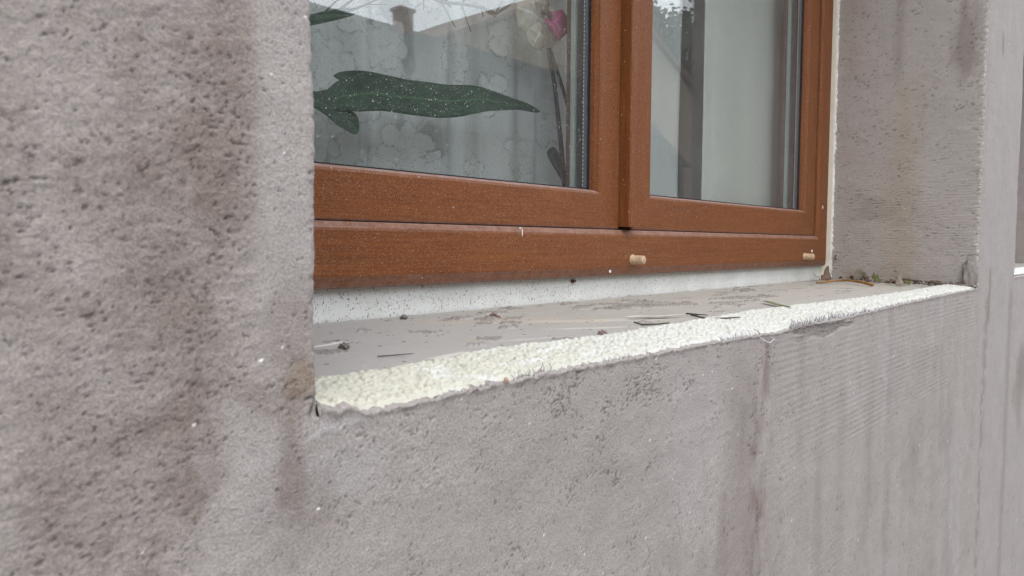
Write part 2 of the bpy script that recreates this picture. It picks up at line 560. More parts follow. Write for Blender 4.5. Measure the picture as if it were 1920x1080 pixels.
for x, z in ((18, 1.5), (22, 1.5), (26, 1.5), (21.5, 5)):
    a = MB(); a.box((x - .5, -13.997, z - .7), (x + .5, -13.95, z + .7)); a.box((x - .44, -13.95, z - .64), (x + .44, -13.947, z + .64), 1)
    a.build('window', [M['far_render'], M['dark_glass']], hB)

tr_ = tag(empty('broadleaf_tree', (40, -24, GROUND)), 'dark leafy tree behind the beige house, mirrored in the right pane', 'tree')
M['bark'] = plain_mat('tree_bark', (0.08, 0.06, 0.045), 0.9, 0.2, 0.3, 8)
M['far_leaf'] = plain_mat('tree_leaves', (0.035, 0.055, 0.03), 0.8, 0.2, 0.4, 1.2)
a = MB(); a.tube([(40, -24, GROUND), (40.1, -24, 4), (40, -24, 8.5), (39.8, -24, 12.5)], [.4, .33, .24, .08])
for k in range(7):
    an = k * 0.9; a.tube([(40, -24, 5 + k * .6), (40 + 1.9 * math.cos(an), -24 + 1.9 * math.sin(an), 7.4 + k * .65), (40 + 3.2 * math.cos(an), -24 + 3.2 * math.sin(an), 9.0 + k * .7)], [.14, .09, .03], 6)
a.build('trunk', M['bark'], tr_)
a = MB()
cl = [(40 + random.gauss(0, 2.6), -24 + random.gauss(0, 1.9), 10.6 + random.gauss(0, 1.6)) for _ in range(70)]
for c in cl:
    for k in range(150):
        p = Vector((c[0] + random.gauss(0, .5), c[1] + random.gauss(0, .5), c[2] + random.gauss(0, .4)))
        d1 = Vector((random.gauss(0, 1), random.gauss(0, 1), random.gauss(0, 1))).normalized() * .20
        d2 = d1.orthogonal().normalized() * .13
        a.add([p - d1, p + d2, p + d1, p - d2], [(0, 1, 2, 3)])
a.build('crown', M['far_leaf'], tr_)

# ------------------------------------------------------------------ the rendered wall
wall = tag(empty('house_wall', (1.0, 0.15, GROUND)),
           'grey unpainted plastered house wall with a deep window opening and raw foam edge', 'wall')

XL, XR = 0.2125, 1.818           # opening of the window in view
X2, X3 = 2.27, 3.87              # opening of the next window
ZS = -0.088                      # where the plaster stops below the opening
ZT = 1.10                        # head of the opening
DEP = 0.305                      # depth of the reveals

EX = np.array([.2125, .2155, .2225, .2305, .2437, .284, .328, .379, .44, .51, .6, .737, .78, .847, 1.03, 1.28, 1.61, 1.818])
EZ = np.array([-.0785, -.0815, -.0838, -.0832, -.0892, -.0886, -.0875, -.0867, -.087, -.0881, -.0879, -.0908, -.0925, -.0912, -.0905, -.0872, -.0861, -.0863])


def edge_z(x):
    e = np.interp(x, EX, EZ)
    e = np.where(x > 2.1, -0.074, e)
    e = e + 0.0014 * perlin(x * 60, x * 0, 3) + 0.0013 * perlin(x * 190, x * 0 + 4, 4) + 0.0005 * perlin(x * 480, x * 0 + 8, 5)
    return e


def seg(a, b, d):
    return np.linspace(a, b, max(2, int(round((b - a) / d)) + 1))[:-1]


xs = np.concatenate([seg(-6, -.6, .25), seg(-.6, 0, .02), seg(0, .06, .003), seg(.06, .50, .0010), seg(.5, .9, .0016), seg(.9, 1.40, .0025),
                     seg(1.40, 1.82, .0025), seg(1.82, 2.30, .0030), seg(2.30, 2.65, .005), seg(2.65, 3.5, .05), seg(3.5, 3.9, .006), seg(3.9, 9, .3), [9.0]])
zs = np.concatenate([seg(GROUND, -1.0, .03), seg(-1.0, -.60, .006), seg(-.60, -.26, .0026), seg(-.26, -.14, .0014), seg(-.14, ZS, .0010), [ZS],
                     seg(ZS + .0006, .13, .0010), seg(.13, .26, .0018), seg(.26, .62, .0028), seg(.62, ZT, .02), [ZT, ZT + .001], seg(ZT + .01, 3.8, .15), [3.8]])
S, Z = np.meshgrid(xs, zs)
above = (Z > ZS + 1e-6) & (Z <= ZT + 1e-6)


def bl(s0, s1, z0, z1, fs, fz):
    """soft-edged box mask"""
    return sst(s0 - fs, s0 + fs, S) * (1 - sst(s1 - fs, s1 + fs, S)) * sst(z0 - fz, z0 + fz, Z) * (1 - sst(z1 - fz, z1 + fz, Z))


def el(s0, z0, rs, rz, warp=0.35, seed=0, soft=0.5):
    d = np.hypot((S - s0) / rs, (Z - z0) / rz)
    d = d + warp * fbm(S / max(rs, .012) * .9, Z / max(rz, .012) * .9, 60 + seed, 3)
    return 1 - sst(1 - soft, 1 + soft, d)


rv = above & (S > XR - DEP - .01) & (S <= XR + 1e-6)           # the right reveal
rvl = (above & (S >= XL) & (S < XL + DEP + .01)) | (above & (S >= X2) & (S < X2 + DEP + .01))
n10 = fbm(S / .10, Z / .10, 1, 3)
n03 = fbm(S / .030, Z / .026, 5, 3)
n01 = fbm(S / .010, Z / .0085, 9, 3)
g4 = perlin(S / .0042, Z / .0030, 14)
g4b = perlin(S / .0060, Z / .0034, 15)
g2 = perlin(S / .0024, Z / .0019, 16)
streakv = fbm(S / .065 + .15 * Z, Z / .55, 20, 3)
streakv2 = fbm(S / .055, Z / .8, 24, 3)

# how rough the trowelled surface is, place by place
left = 1 - sst(XL - .004, XL + .02, S)
corner = bl(.180, XL + .003, -.055, 1.0, .006, .02)
smoothlow = sst(.148, .156, S + .02 * n03) * left * (1 - sst(-.09, -.075, Z + .02 * n03))
rough = left * (0.95 - .62 * corner - .55 * smoothlow) + (1 - left) * (0.42 + .22 * np.clip(n03 * 1.6 + n10, -1, 1))
right_s = sst(1.84, 1.88, S) * (1 - rv)
rough = rough * (1 - .72 * right_s)
ribs_m = sst(.74, .82, S) * (1 - sst(1.78, 1.86, S)) * (~above) * (0.45 + .55 * sst(-.2, .3, fbm(S / .2, Z / .12, 30, 2)))
rough = rough * (1 - .35 * ribs_m)
rough = np.where(rv, 0.34 + .25 * np.clip(n03, -1, 1), rough)

# --- stains (dirt and damp left in the plaster) in wall coordinates
warm = np.zeros_like(S); dark = np.zeros_like(S); red = np.zeros_like(S); pale = np.zeros_like(S); ochre = np.zeros_like(S)
band = sst(.112, .134, S + .012 * n03) * (1 - sst(.164, .190, S + .006 * n03 - .02 * np.clip(-.01 - Z, 0, 1))) * sst(-.01, .05, Z + .02 * n03)
warm += band * sst(-.13, .10, Z) * (.36 + .50 * n03 + .25 * n01 + .25 * n10)
warm += left * (1 - corner) * (1 - smoothlow) * (.08 + .34 * sst(-.10, .55, fbm(S / .035 + 4, Z / .05, 28, 4)))
warm += (1 - left) * (~above) * .24 * sst(.0, .6, fbm(S / (.05 + .05 * sst(.9, 1.6, S)) + .05 * Z, Z / .22, 37, 3)) * sst(.35, .6, S) * (1 - .8 * sst(1.6, 1.8, S))
warm += el(.142, -.005, .024, .060, .5, 1) * .42
warm += el(.165, .050, .014, .05, .5, 2) * .35
warm += el(.150, -.098, .014, .028, .5, 3) * .55
warm += el(.146, -.072, .014, .014, .6, 4) * .45
warm += el(.103, -.100, .028, .045, .6, 5) * .38
warm += el(.085, -.020, .020, .02, .6, 6) * .25
warm += el(.196, -.040, .014, .028, .5, 7) * .5
ochre += el(.2015, -.0675, .009, .009, .5, 8) * .8
warm += el(.196, -.105, .0075, .026, .5, 9, .6) * .62
warm += el(.207, -.131, .014, .024, .5, 10, .7) * .55
warm += el(.192, -.140, .015, .05, .6, 11) * .25
warm += el(.700, -.30, .040, .20, .5, 12) * .40
dk_streak = np.exp(-((S - .745 - .010 * fbm(Z / .09, S * 0, 32, 3)) / .026) ** 2) * bl(.5, .9, -.60, -.094, .010, .02) * sst(-.45, .5, fbm(S / .022, Z / .05, 33, 3))
warm += dk_streak * .55
red += dk_streak * sst(-.05, .4, fbm(S / .03, Z / .05, 36, 2)) * .50
for (s0, w_, a_) in ((.92, .012, .28), (1.00, .02, .34), (1.12, .018, .3), (1.22, .03, .24), (1.36, .03, .22), (1.50, .04, .2), (1.64, .03, .22)):
    warm += np.exp(-((S - s0 - .012 * fbm(Z / .12, S * 0 + s0, 40, 2)) / w_) ** 2) * (~above) * sst(-.60, -.25, Z * -1 - .75 + .3) * 0 + \
        np.exp(-((S - s0 - .012 * perlin(Z / .12, S * 0 + s0 * 7, 40)) / w_) ** 2) * (~above) * sst(.10, .22, -Z) * a_ * (.7 + .6 * n10)
patch = el(.905, -.1005, .082, .0090, .85, 13, .22) * (~above)
dark += patch * .85
warm += el(.37, -.155, .03, .02, .8, 14) * .12 + el(.45, -.185, .03, .03, .8, 15) * .16 + el(.52, -.22, .035, .04, .8, 16) * .14
line2 = np.exp(-((S - 1.925 - .004 * perlin(Z / .1, S * 0, 44)) / .024) ** 2) * (1 - sst(-.105, -.085, Z)) * (S > XR)
line2 = line2 * sst(-.5, .3, fbm(Z / .03, S / .03, 43, 3)); red += line2 * .40; warm += line2 * .4
warm += np.exp(-((S - 1.955) / .014) ** 2) * bl(1.9, 2.0, -.17, -.05, .02, .01) * .8
warm += np.exp(-((S - 2.235) / .03) ** 2) * (1 - sst(-.13, -.08, Z)) * .5
warm += el(2.45, -.36, .1, .1, .5, 17) * .7
warm += el(1.99, .45, .012, .025, .5, 18) * .6
# reveal: depth t from the outer edge
T_ = XR - S
rvm = rv.astype(float)
ochre += rvm * np.exp(-((T_ - .150 - .012 * perlin(Z / .08, S * 0, 46)) / .040) ** 2) * (1 - sst(.34, .42, Z)) * sst(-.3, .3, n10 + .45) * .50
warm += rvm * np.exp(-((T_ - .17) / .012) ** 2) * sst(.33, .42, Z) * .5
warm += rvm * el(1.780, .43, .022, .08, .5, 19) * .75
ochre += rvm * np.exp(-((T_ - .27) / .03) ** 2) * .35 * sst(-.4, .4, n10)
warm += rvm * el(1.60, .08, .06, .03, .7, 22) * .4
ochre += rvm * .30; pale += rvm * .8
pale += rvm * el(1.66, .33, .035, .06, .6, 23) * .35 + rvm * el(1.70, .16, .04, .05, .6, 24) * .3
pale += corner * .35 + smoothlow * .32 + right_s * .22
pale += el(.215, -.118, .03, .02, .6, 25) * .35 + el(.60, -.19, .04, .10, .7, 26) * .25
pale += np.exp(-((Z + .0985 - (S - .204) * .125 - .0015 * n03) / .0022) ** 2) * bl(.208, .243, -.13, -.06, .006, .004) * .75    # thin trowel ridge below the corner
pale += np.clip(streakv2, 0, 1) * ribs_m * .65
dark += el(2.41, -.02, .2, .02, .2, 27) * 0

# --- pits where the plaster tore, and grains
wx = S + .0016 * perlin(S / .0085, Z / .007, 47)
wz = Z + .0012 * perlin(S / .0090, Z / .007, 49)
ca_, sa_ = math.cos(.10), math.sin(.10)


def pitn(lx_, lz_, sd):
    u, v = wx * ca_ + wz * sa_, -wx * sa_ + wz * ca_
    # irregular torn spots: coarse cells broken up by finer ones, stretched along the trowel stroke
    return .72 * perlin((u + .4 * v) / lx_, (v - .10 * u) / lz_, sd) + .42 * perlin(wx / (lx_ * .45), wz / (lz_ * .55), sd + 1)


pit_n = np.where(S > .55, np.maximum(pitn(.0050, .0034, 52), pitn(.0075, .0042, 57) - .05), np.maximum(pitn(.0034, .0021, 50), pitn(.0056, .0027, 61) - .05))
pit_n = np.where(rv, np.maximum(.8 * perlin(wx / .0150, wz / .0030, 54) + .35 * perlin(wx / .005, wz / .002, 58), pitn(.0075, .0032, 55) - .05), pit_n)
patchy = fbm(S / .05, Z / .045, 56, 3)
dens = left * (.16 + .16 * patchy + .26 * np.clip(warm, 0, 1) - .5 * corner - .42 * smoothlow) + (1 - left) * (.02 + .36 * sst(.10, .55, patchy))
dens = dens + .42 * dk_streak + .60 * patch + .30 * line2
dens = dens + .5 * (1 - left) * bl(.36, .60, -.20, -.10, .03, .02) * sst(.0, .45, patchy)
dens = dens + .35 * (~above) * sst(.035, .0, Z * 0 + np.abs(Z - ZS)) * (S > XL) * (S < XR) * .5
dens = dens * (1 - .75 * right_s)
dens = np.where(rv, .16 + .26 * sst(.0, .5, patchy) + .3 * np.exp(-((Z - .355 - .12 * (T_ - .15) + .004 * n01) / .006) ** 2), dens)
clump = fbm(S / .016, Z / .012, 65, 3)
th = .565 - .40 * np.clip(dens, 0, 1) - .20 * np.clip(clump, -.6, .7)
pit = sst(th, th + .13, pit_n)

h = (.0012 * n10 + .0008 * n03 * (.4 + .6 * rough) + .00030 * n01 * (.35 + rough)
     + rough * (.00015 * g4 + .00016 * g4b + .00036 * g2) - .0007 * pit)
rib_ph = (Z + .0008 * fbm(S / .25, Z / .1, 70, 2)) / .0074
ribs = np.sin(2 * np.pi * rib_ph) * (0.6 + .4 * perlin(S / .04, Z / .02, 72))
h += ribs * ribs_m * .00026
weave = np.sin(2 * np.pi * S / .0075) * np.sin(2 * np.pi * Z / .0075)
h += weave * .00012 * right_s + weave * .00015 * ribs_m
h += np.where(rv, .00016 * np.sin(2 * np.pi * (Z + .0015 * n03) / .0058) * (.5 + perlin(S / .05, Z / .02, 73)), 0)
h -= patch * (.0013 + .0006 * n01)
h += .0004 * np.clip(streakv, -1, 1) * (1 - left) * (~above)
h += .0005 * np.exp(-((Z + .0985 - (S - .204) * .125 - .0015 * n03) / .0022) ** 2) * bl(.208, .243, -.13, -.06, .006, .004)
notch = np.exp(-((S - .2085 - .35 * (Z + .083)) / .0011) ** 2) * np.exp(-((Z + .0835) / .0040) ** 2)
notch = np.maximum(notch, .7 * np.exp(-((Z + .0775 + .0012 * n01) / .0008) ** 2) * bl(.196, .209, -.1, -.06, .002, .01) * sst(-.3, .3, n01))
h -= .0022 * notch
near = np.abs(S - XL) * 0
# --- colour
base = np.array([.323, .293, .271])
C = np.ones(S.shape + (3,)) * base
streakv = streakv * (1 - .7 * right_s)
C *= (1 + .05 * n10 + .04 * n03 + .05 * rough * g4 + .03 * np.clip(streakv, -1, 1) * (1 - left) * (~above))[..., None]
lerp = lambda C, m, c: C + (np.array(c) - C) * np.clip(m, 0, 1)[..., None]
C *= (1 + rvm[..., None] * np.array([.03, .0, -.045]))
C *= (1 + left[..., None] * np.array([.01, -.005, -.022]))
C = lerp(C, pale * .9, (.390, .370, .359))
C = C * (1 - np.clip(warm, 0, 1)[..., None] * np.array([.345, .395, .425]))
C = C * (1 - np.clip(ochre, 0, 1)[..., None] * np.array([.12, .21, .34]))
C = C * (1 - np.clip(red, 0, 1)[..., None] * np.array([.20, .36, .36]))
C = C * (1 - np.clip(dark, 0, 1)[..., None] * np.array([.30, .32, .33]))
C = lerp(C, pit * (.58 + .25 * np.clip(warm, 0, 1)) * (.7 + .5 * np.clip(patchy, -.5, .6)), (.080, .064, .054))
C = lerp(C, notch * .8, (.05, .042, .036))
# pale quartz grains
cell = np.hypot(np.gradient(S, axis=1), np.gradient(Z, axis=0))
gr = (rng.rand(*S.shape) < .00026 * np.clip(cell / .0014, .5, 1.5) * (1 - .6 * sst(.7, 1.0, S))) & (~rv)
gr = gr | (np.roll(gr, 1, 1) & (rng.rand(*S.shape) < .5) & (S < .3))
C = np.where(gr[..., None], (.80, .78, .75), C)

# --- place the sheet: flat, wrapped round the opening's edges into the reveals
rad = .005


def wrap(u):
    """u = distance past the edge -> (offset along the face, depth), rounded corner"""
    a = np.clip(u / rad, 0, math.pi / 2)
    along = np.where(u < rad * math.pi / 2, rad * np.sin(a), rad)
    depth = np.where(u < rad * math.pi / 2, rad * (1 - np.cos(a)), rad + u - rad * math.pi / 2)
    nx = np.sin(a); ny = np.cos(a)
    return along, depth, nx, ny


X = S.copy(); Y = np.zeros_like(S); NX = np.zeros_like(S); NY = np.ones_like(S)
for (x0, sg, reg) in ((XL, 1, above & (S > XL - rad) & (S < (XL + XR) / 2)), (XR, -1, above & (S < XR + rad) & (S > (XL + XR) / 2)),
                      (X2, 1, above & (S > X2 - rad) & (S < 3)), (X3, -1, above & (S < X3 + rad) & (S > 3))):
    u = sg * (S - (x0 - sg * rad))
    al, de, nx, ny = wrap(u)
    xx = x0 - sg * rad + sg * al
    splay = .10 if sg < 0 else 0.02
    X = np.where(reg, xx - sg * splay * np.maximum(de - rad, 0), X)
    Y = np.where(reg, de, Y)
    NX = np.where(reg, sg * nx, NX); NY = np.where(reg, ny, NY)
# chipped arris: the rounded edge is ragged
arris = (np.exp(-((S - XL) / .006) ** 2) + np.exp(-((S - XR) / .010) ** 2)) * above
h = h + arris * (.0006 * fbm(S / .02, Z / .007, 80, 3) - .0002) - arris * .0007 * sst(.25, .6, perlin(S / .01, Z / .004, 84))
C = lerp(C, arris * sst(.15, .5, perlin(S / .01, Z / .005, 85)) * .55, (.16, .14, .125))
C = lerp(C, arris * sst(.35, .6, perlin(S / .008, Z / .0035, 86)) * (S > 1) * .7, (.62, .61, .58))
X = X + NX * h; Y = Y - NY * h
# the torn upper edge below the openings, folded back over the foam
Zp = Z.copy()
inop = ((S > XL) & (S < XR)) | ((S > X2) & (S < X3))
ez = edge_z(S)
kk = np.clip((Z - (ZS - .016)) / .016, 0, 1)
lowz = (Z <= ZS + 1e-6) & inop
Zp = np.where(lowz, Z + kk * (ez - ZS), Z)
top = np.where(lowz, sst(.90, 1.0, kk), 0)
Y = Y + top * .0050 - np.where(lowz, sst(.6, .9, kk) * (1 - top), 0) * .0012 * (1 + fbm(S / .008, Z / .008, 88, 2))
Zp = Zp - top * .0006
P = np.stack([X, Y, Zp], -1)
# cells to drop: inside the openings, and the tear between the sheet below and the sheet around
Sc = .5 * (S[:-1, :-1] + S[:-1, 1:]); ab = above[:-1, :-1]; ab1 = above[1:, :-1]
hole = lambda a, b: (Sc > a + DEP) & (Sc < b - DEP)
keep = ~((ab | ab1) & (hole(XL, XR) | hole(X2, X3)))
inop_c = ((Sc > XL - .0005) & (Sc < XR + .0005)) | ((Sc > X2 - .0005) & (Sc < X3 + .0005))
keep &= ~((ab != ab1) & inop_c)
plaster = grid_mesh('plaster_coat', P, M['plaster'], wall, keep, C)

# masonry behind the coat
b = MB()
b.box((-6, .012, GROUND), (.2055, .385, 3.8)); b.box((.2057, .014, GROUND), (1.862, .385, -.100))
b.box((1.8622, .012, GROUND), (2.2630, .385, 3.8)); b.box((2.2632, .014, GROUND), (3.905, .385, -.086))
b.box((3.9052, .012, GROUND), (9, .385, 3.8)); b.box((.2057, .012, ZT + .02), (1.862, .385, 3.8)); b.box((2.2632, .012, ZT + .02), (3.905, .385, 3.8))
M['masonry'] = plain_mat('masonry', (.35, .33, .31), .95, .2, .1, 20)
b.build('masonry', M['masonry'], wall)
b = MB(); b.box((XL, .0002, ZT + .0015), (1.86, .335, ZT + .012)); b.box((X2, .0002, ZT + .0015), (3.9, .335, ZT + .012))
b.build('soffit', M['masonry'], wall)

# foam insulation laid bare along the sill's outer edge
IX = np.array([.205, .26, .296, .349, .413, .47, .538, .625, .74, .897, 1.04, 1.22, 1.5, 1.69, 1.85])
IY = np.array([.070, .067, .060, .067, .078, .072, .066, .067, .072, .081, .070, .057, .050, .055, .056])
fx = np.concatenate([seg(.2080, .45, .0006), seg(.45, .8, .0010), seg(.8, 1.3, .0014), seg(1.3, 1.835, .0022), [1.835]])
fy = np.concatenate([seg(.0018, .092, .00085), [.092]])
FX, FY = np.meshgrid(fx, fy)
bs = .0037
d1, d2, rvv = worley((FX + .001 * perlin(FX / .01, FY / .01, 90)) / bs, FY / (bs * .9), 1)
dome = np.sqrt(np.clip(1 - (d1 / .72) ** 2, 0, 1))
inner = np.interp(FX, IX, IY) + .0022 * perlin(FX / .011, FX * 0, 92) + .0012 * perlin(FX / .0045, FX * 0, 93)
t_ = FY / inner
FZ0 = -.0880 + .0072 * np.clip(t_, 0, 1) ** .8 + .0010 * fbm(FX / .02, FY / .015, 94, 3)
ezf = np.interp(FX, EX, EZ)
FZ0 += (ezf + .0880) * (1 - np.clip(t_, 0, 1))
FZ = FZ0 + .0019 * dome * (.35 + 1.0 * rvv) - .0009 - .0012 * sst(.25, .6, fbm(FX / .012, FY / .010, 91, 3))
FZ -= sst(.97, 1.10, t_ + .05 * (rvv - .5)) * .012
FZ -= sst(.006, .0018, FY) * .003
wt = 1 - sst(.30, .62, FX + .05 * fbm(FX / .05, FY / .02, 95, 2))
FC = np.ones(FX.shape + (3,)) * np.array([.515, .515, .465])
FC = FC + (np.array([.475, .462, .375]) - FC) * np.clip(wt * (.75 + .5 * (rvv - .5)), 0, 1)[..., None]
FC *= (.94 + .10 * rvv)[..., None]
ws = sst(.15, .5, fbm(FX / .035, FY / .018, 96, 3)) * sst(.26, .33, FX)
FC = FC + (np.array([.56, .56, .53]) - FC) * ws[..., None] * .8
dirt = sst(.40, .62, fbm(FX / .006, FY / .005, 97, 2))
FC = FC + (np.array([.33, .31, .25]) - FC) * dirt[..., None] * .55
cement = sst(.90, 1.0, t_ + .08 * perlin(FX / .02, FY / .01, 98)) * sst(.0, .5, fbm(FX / .06, FX * 0, 99, 2)) * .0
grid_mesh('foam_edge', np.stack([FX, FY, FZ], -1), M['foam'], wall, None, FC)
# the next window's foam edge
fx = seg(2.262, 3.9, .004); FX, FY = np.meshgrid(fx, seg(.0018, .08, .003))
d1, d2, rvv = worley(FX / .006, FY / .0055, 2)
FZ = -.0740 + .010 * FY / .07 + .002 * np.sqrt(np.clip(1 - (d1 / .7) ** 2, 0, 1)) - sst(.06, .075, FY) * .015
grid_mesh('foam_edge', np.stack([FX, FY, FZ], -1), M['foam'], wall, None, np.ones(FX.shape + (3,)) * np.array([.62, .62, .59]))

# mortar-coated sill
sx = np.concatenate([seg(.206, .7, .0014), seg(.7, 1.2, .0022), seg(1.2, 1.862, .0032), [1.862]])
sy = np.concatenate([seg(.030, .3308, .0014), [.3308]])
SX, SY = np.meshgrid(sx, sy)
SZ = -.0838 + .0022 * (SY - .07) / .26 + .0005 * fbm(SX / .08, SY / .05, 100, 3) + .00018 * perlin(SX / .03, SY / .004, 103)
SZ -= (1 - sst(-.010, -.002, SY - np.interp(SX, IX, IY))) * .012
SC_ = np.ones(SX.shape + (3,)) * np.array([.352, .331, .292])
SC_ *= (1 + .07 * fbm(SX / .12, SY / .03, 104, 4) + .04 * fbm(SX / .02, SY / .004, 108, 3))[..., None]
gy = sst(.75, .42, SX)
SC_ = SC_ + (np.array([.345, .333, .318]) - SC_) * (gy * .8)[..., None]


def blob(x0, y0, rx, ry, seed, warp=.6, ang=0.0, soft=.18):
    dx, dy = SX - x0, SY - y0
    ca, sa = math.cos(ang), math.sin(ang)
    u, v = (dx * ca + dy * sa) / rx, (-dx * sa + dy * ca) / ry
    d = np.hypot(u, v) + warp * fbm(SX / max(rx, .004) * .8 + seed, SY / max(ry, .004) * .8, 110 + seed % 7, 3)
    return 1 - sst(1 - soft, 1 + soft, d)


# wash of pale laitance and ochre
for (x, y, rx, ry, a_, c_, am) in ((.66, .16, .10, .012, -.55, (.52, .48, .41), .6), (.60, .215, .10, .02, -.5, (.40, .33, .26), .45), (.385, .085, .02, .006, .1, (.60, .57, .52), .75),
                                   (.350, .197, .018, .003, .2, (.66, .64, .61), .9), (.62, .11, .05, .004, -.5, (.55, .52, .46), .7), (1.0, .2, .2, .03, -.2, (.40, .36, .31), .4),
                                   (.45, .13, .02, .012, 0, (.38, .31, .24), .4), (1.5, .17, .25, .05, 0, (.40, .35, .31), .35), (.50, .105, .03, .004, -.2, (.5, .48, .44), .6)):
    SC_ = SC_ + (np.array(c_) - SC_) * (blob(x, y, rx, ry, int(x * 97), .5, a_, .5) * am)[..., None]
# flat splashes of mortar trodden onto the sill
scabs = [(.586, .243, .016, .008, 1), (.612, .225, .014, .007, .9), (.577, .198, .013, .010, 1), (.553, .213, .010, .006, .9), (.470, .126, .0105, .010, 1), (.513, .077, .011, .008, 1.2), (.545, .26, .013, .004, .7),
         (.560, .272, .010, .004, .7), (.872, .207, .060, .016, 1.6), (.915, .235, .03, .010, 1.2), (.80, .222, .030, .010, 1.2), (.845, .262, .03, .008, 1.1), (.80, .268, .016, .006, 1), (.69, .31, .010, .004, .8),
         (1.10, .190, .075, .014, 1.5), (1.14, .245, .02, .006, 1), (1.03, .165, .02, .005, .9), (1.20, .262, .02, .006, .9), (1.27, .255, .03, .006, 1), (1.33, .225, .02, .005, .9),
         (.862, .105, .010, .004, 1), (1.42, .22, .02, .005, 1), (1.47, .20, .015, .005, .9), (1.5, .16, .02, .005, .8), (1.36, .12, .02, .005, .8), (.365, .205, .010, .004, .7), (.325, .158, .014, .010, 1.0)]
rs_ = random.Random(5)
for k in range(46):
    x = rs_.uniform(.42, 1.78); y = rs_.uniform(.095, .318)
    r = rs_.uniform(.005, .013) * (.7 + .5 * x)
    scabs.append((x, y, r * rs_.uniform(.8, 1.5), r * rs_.uniform(.35, .6), rs_.uniform(.8, 1.7)))
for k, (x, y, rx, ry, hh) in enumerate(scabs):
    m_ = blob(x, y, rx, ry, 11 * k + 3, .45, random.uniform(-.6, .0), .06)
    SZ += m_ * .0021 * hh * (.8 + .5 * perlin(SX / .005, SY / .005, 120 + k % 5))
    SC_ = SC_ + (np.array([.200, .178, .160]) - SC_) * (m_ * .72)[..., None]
    front_shade = np.clip(4 * m_ * (1 - m_), 0, 1) * sst(0, -.4, (SY - y) / ry); SC_ *= (1 - .45 * front_shade)[..., None]  # shade along each splash's front edge, painted into the colour
    rim = blob(x, y, rx * 1.04, ry * 1.04, 11 * k + 3, .45, 0, .10) * (1 - m_)
spk = rng.rand(*SX.shape) < .0009 * (1 + 2 * sst(-.2, .4, fbm(SX / .06, SY / .03, 133, 2)))
spk = spk | (np.roll(spk, 1, 1) & (rng.rand(*SX.shape) < .6)) | (np.roll(spk, 1, 0) & (rng.rand(*SX.shape) < .4))
SC_ = np.where(spk[..., None], (.10, .08, .065), SC_); SZ += spk * .0007
crack = np.exp(-((SY - (.322 - .62 * (SX - .62) + .010 * fbm(SX / .05, SX * 0, 130, 3))) / .0007) ** 2) * sst(.62, .64, SX) * (1 - sst(.90, .92, SX))
SZ -= crack * .0010
SC_ *= (1 - .5 * crack)[..., None]
# mortar squeezed up along the joint with the white strip
j = sst(.327, .3308, SY) * sst(.25, .6, fbm(SX / .03, SX * 0, 131, 3)); SZ += j * .0022
SZ += sst(1.845, 1.858, SX) * .004
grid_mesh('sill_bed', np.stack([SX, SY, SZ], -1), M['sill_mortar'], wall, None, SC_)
SX2, SY2 = np.meshgrid(seg(2.265, 3.9, .02), seg(.03, .331, .02))
grid_mesh('sill_bed', np.stack([SX2, SY2, -.070 + 0 * SX2], -1), M['sill_mortar'], wall, None, np.ones(SX2.shape + (3,)) * np.array([.33, .31, .28]))

# torn glass-fibre mesh sticking out of the plaster edge
M['fibre'] = plain_mat('glass_fibre_thread', (.60, .61, .64), .6, .4, .2, 200)
M['fibre_dark'] = plain_mat('grey_coated_thread', (.24, .23, .225), .8, .3, .3, 200)
fb = MB()


def fringe(x0, x1, n, ln, lean, dark_p, zoff=0.0):
    for k in range(n):
        x = x0 + (x1 - x0) * (k + random.uniform(-.3, .3)) / n
        z = float(edge_z(np.array([x]))[0]) - .0015 + zoff
        L = ln * random.uniform(.45, 1.25); le = lean + random.gauss(0, .35)
        p0 = Vector((x, .0012, z)); p1 = p0 + Vector((le * L * .4, -.0010 + .0006, L * .55)); p2 = p0 + Vector((le * L, random.uniform(-.001, .004), L))
        r = random.uniform(.00022, .00042) * (1 + .5 * max(0, x - .4))
        fb.tube([p0, p1, p2], [r, r * .9, r * .5], 4, 1 if random.random() < dark_p else 0)


fringe(.36, .40, 14, .0055, .3, .55); fringe(.46, .50, 14, .0035, .1, .5); fringe(.655, .700, 26, .0048, .1, .35); fringe(.70, .735, 6, .008, -.6, .5)
fringe(.745, .80, 34, .0045, .0, .35, -.004); fringe(.82, .99, 75, .0075, .8, .85, .002); fringe(.99, 1.10, 45, .0050, .5, .6, .001); fringe(1.10, 1.30, 40, .0035, .4, .5)
fringe(.30, .36, 8, .002, .2, .6); fringe(.735, .80, 22, .003, .6, .0, -.002); fringe(1.3, 1.6, 30, .003, .3, .7)
fb.tube([(.815, -.0025, -.0905), (.835, -.003, -.0895), (.862, -.0025, -.0915), (.89, -.0015, -.0935)], [.0011, .0006, .0005, .0003], 5, 1)
fb.tube([(.735, -.002, -.0905), (.728, -.003, -.087), (.716, -.003, -.0835)], [.0005, .0004, .0003], 5, 1)
fb.tube([(.735, -.002, -.094), (.745, -.004, -.0985), (.757, -.003, -.1015), (.770, -.003, -.0985)], [.0004, .0004, .0004, .0003], 5, 0)
fb.build('torn_mesh', [M['fibre'], M['fibre_dark']], wall)


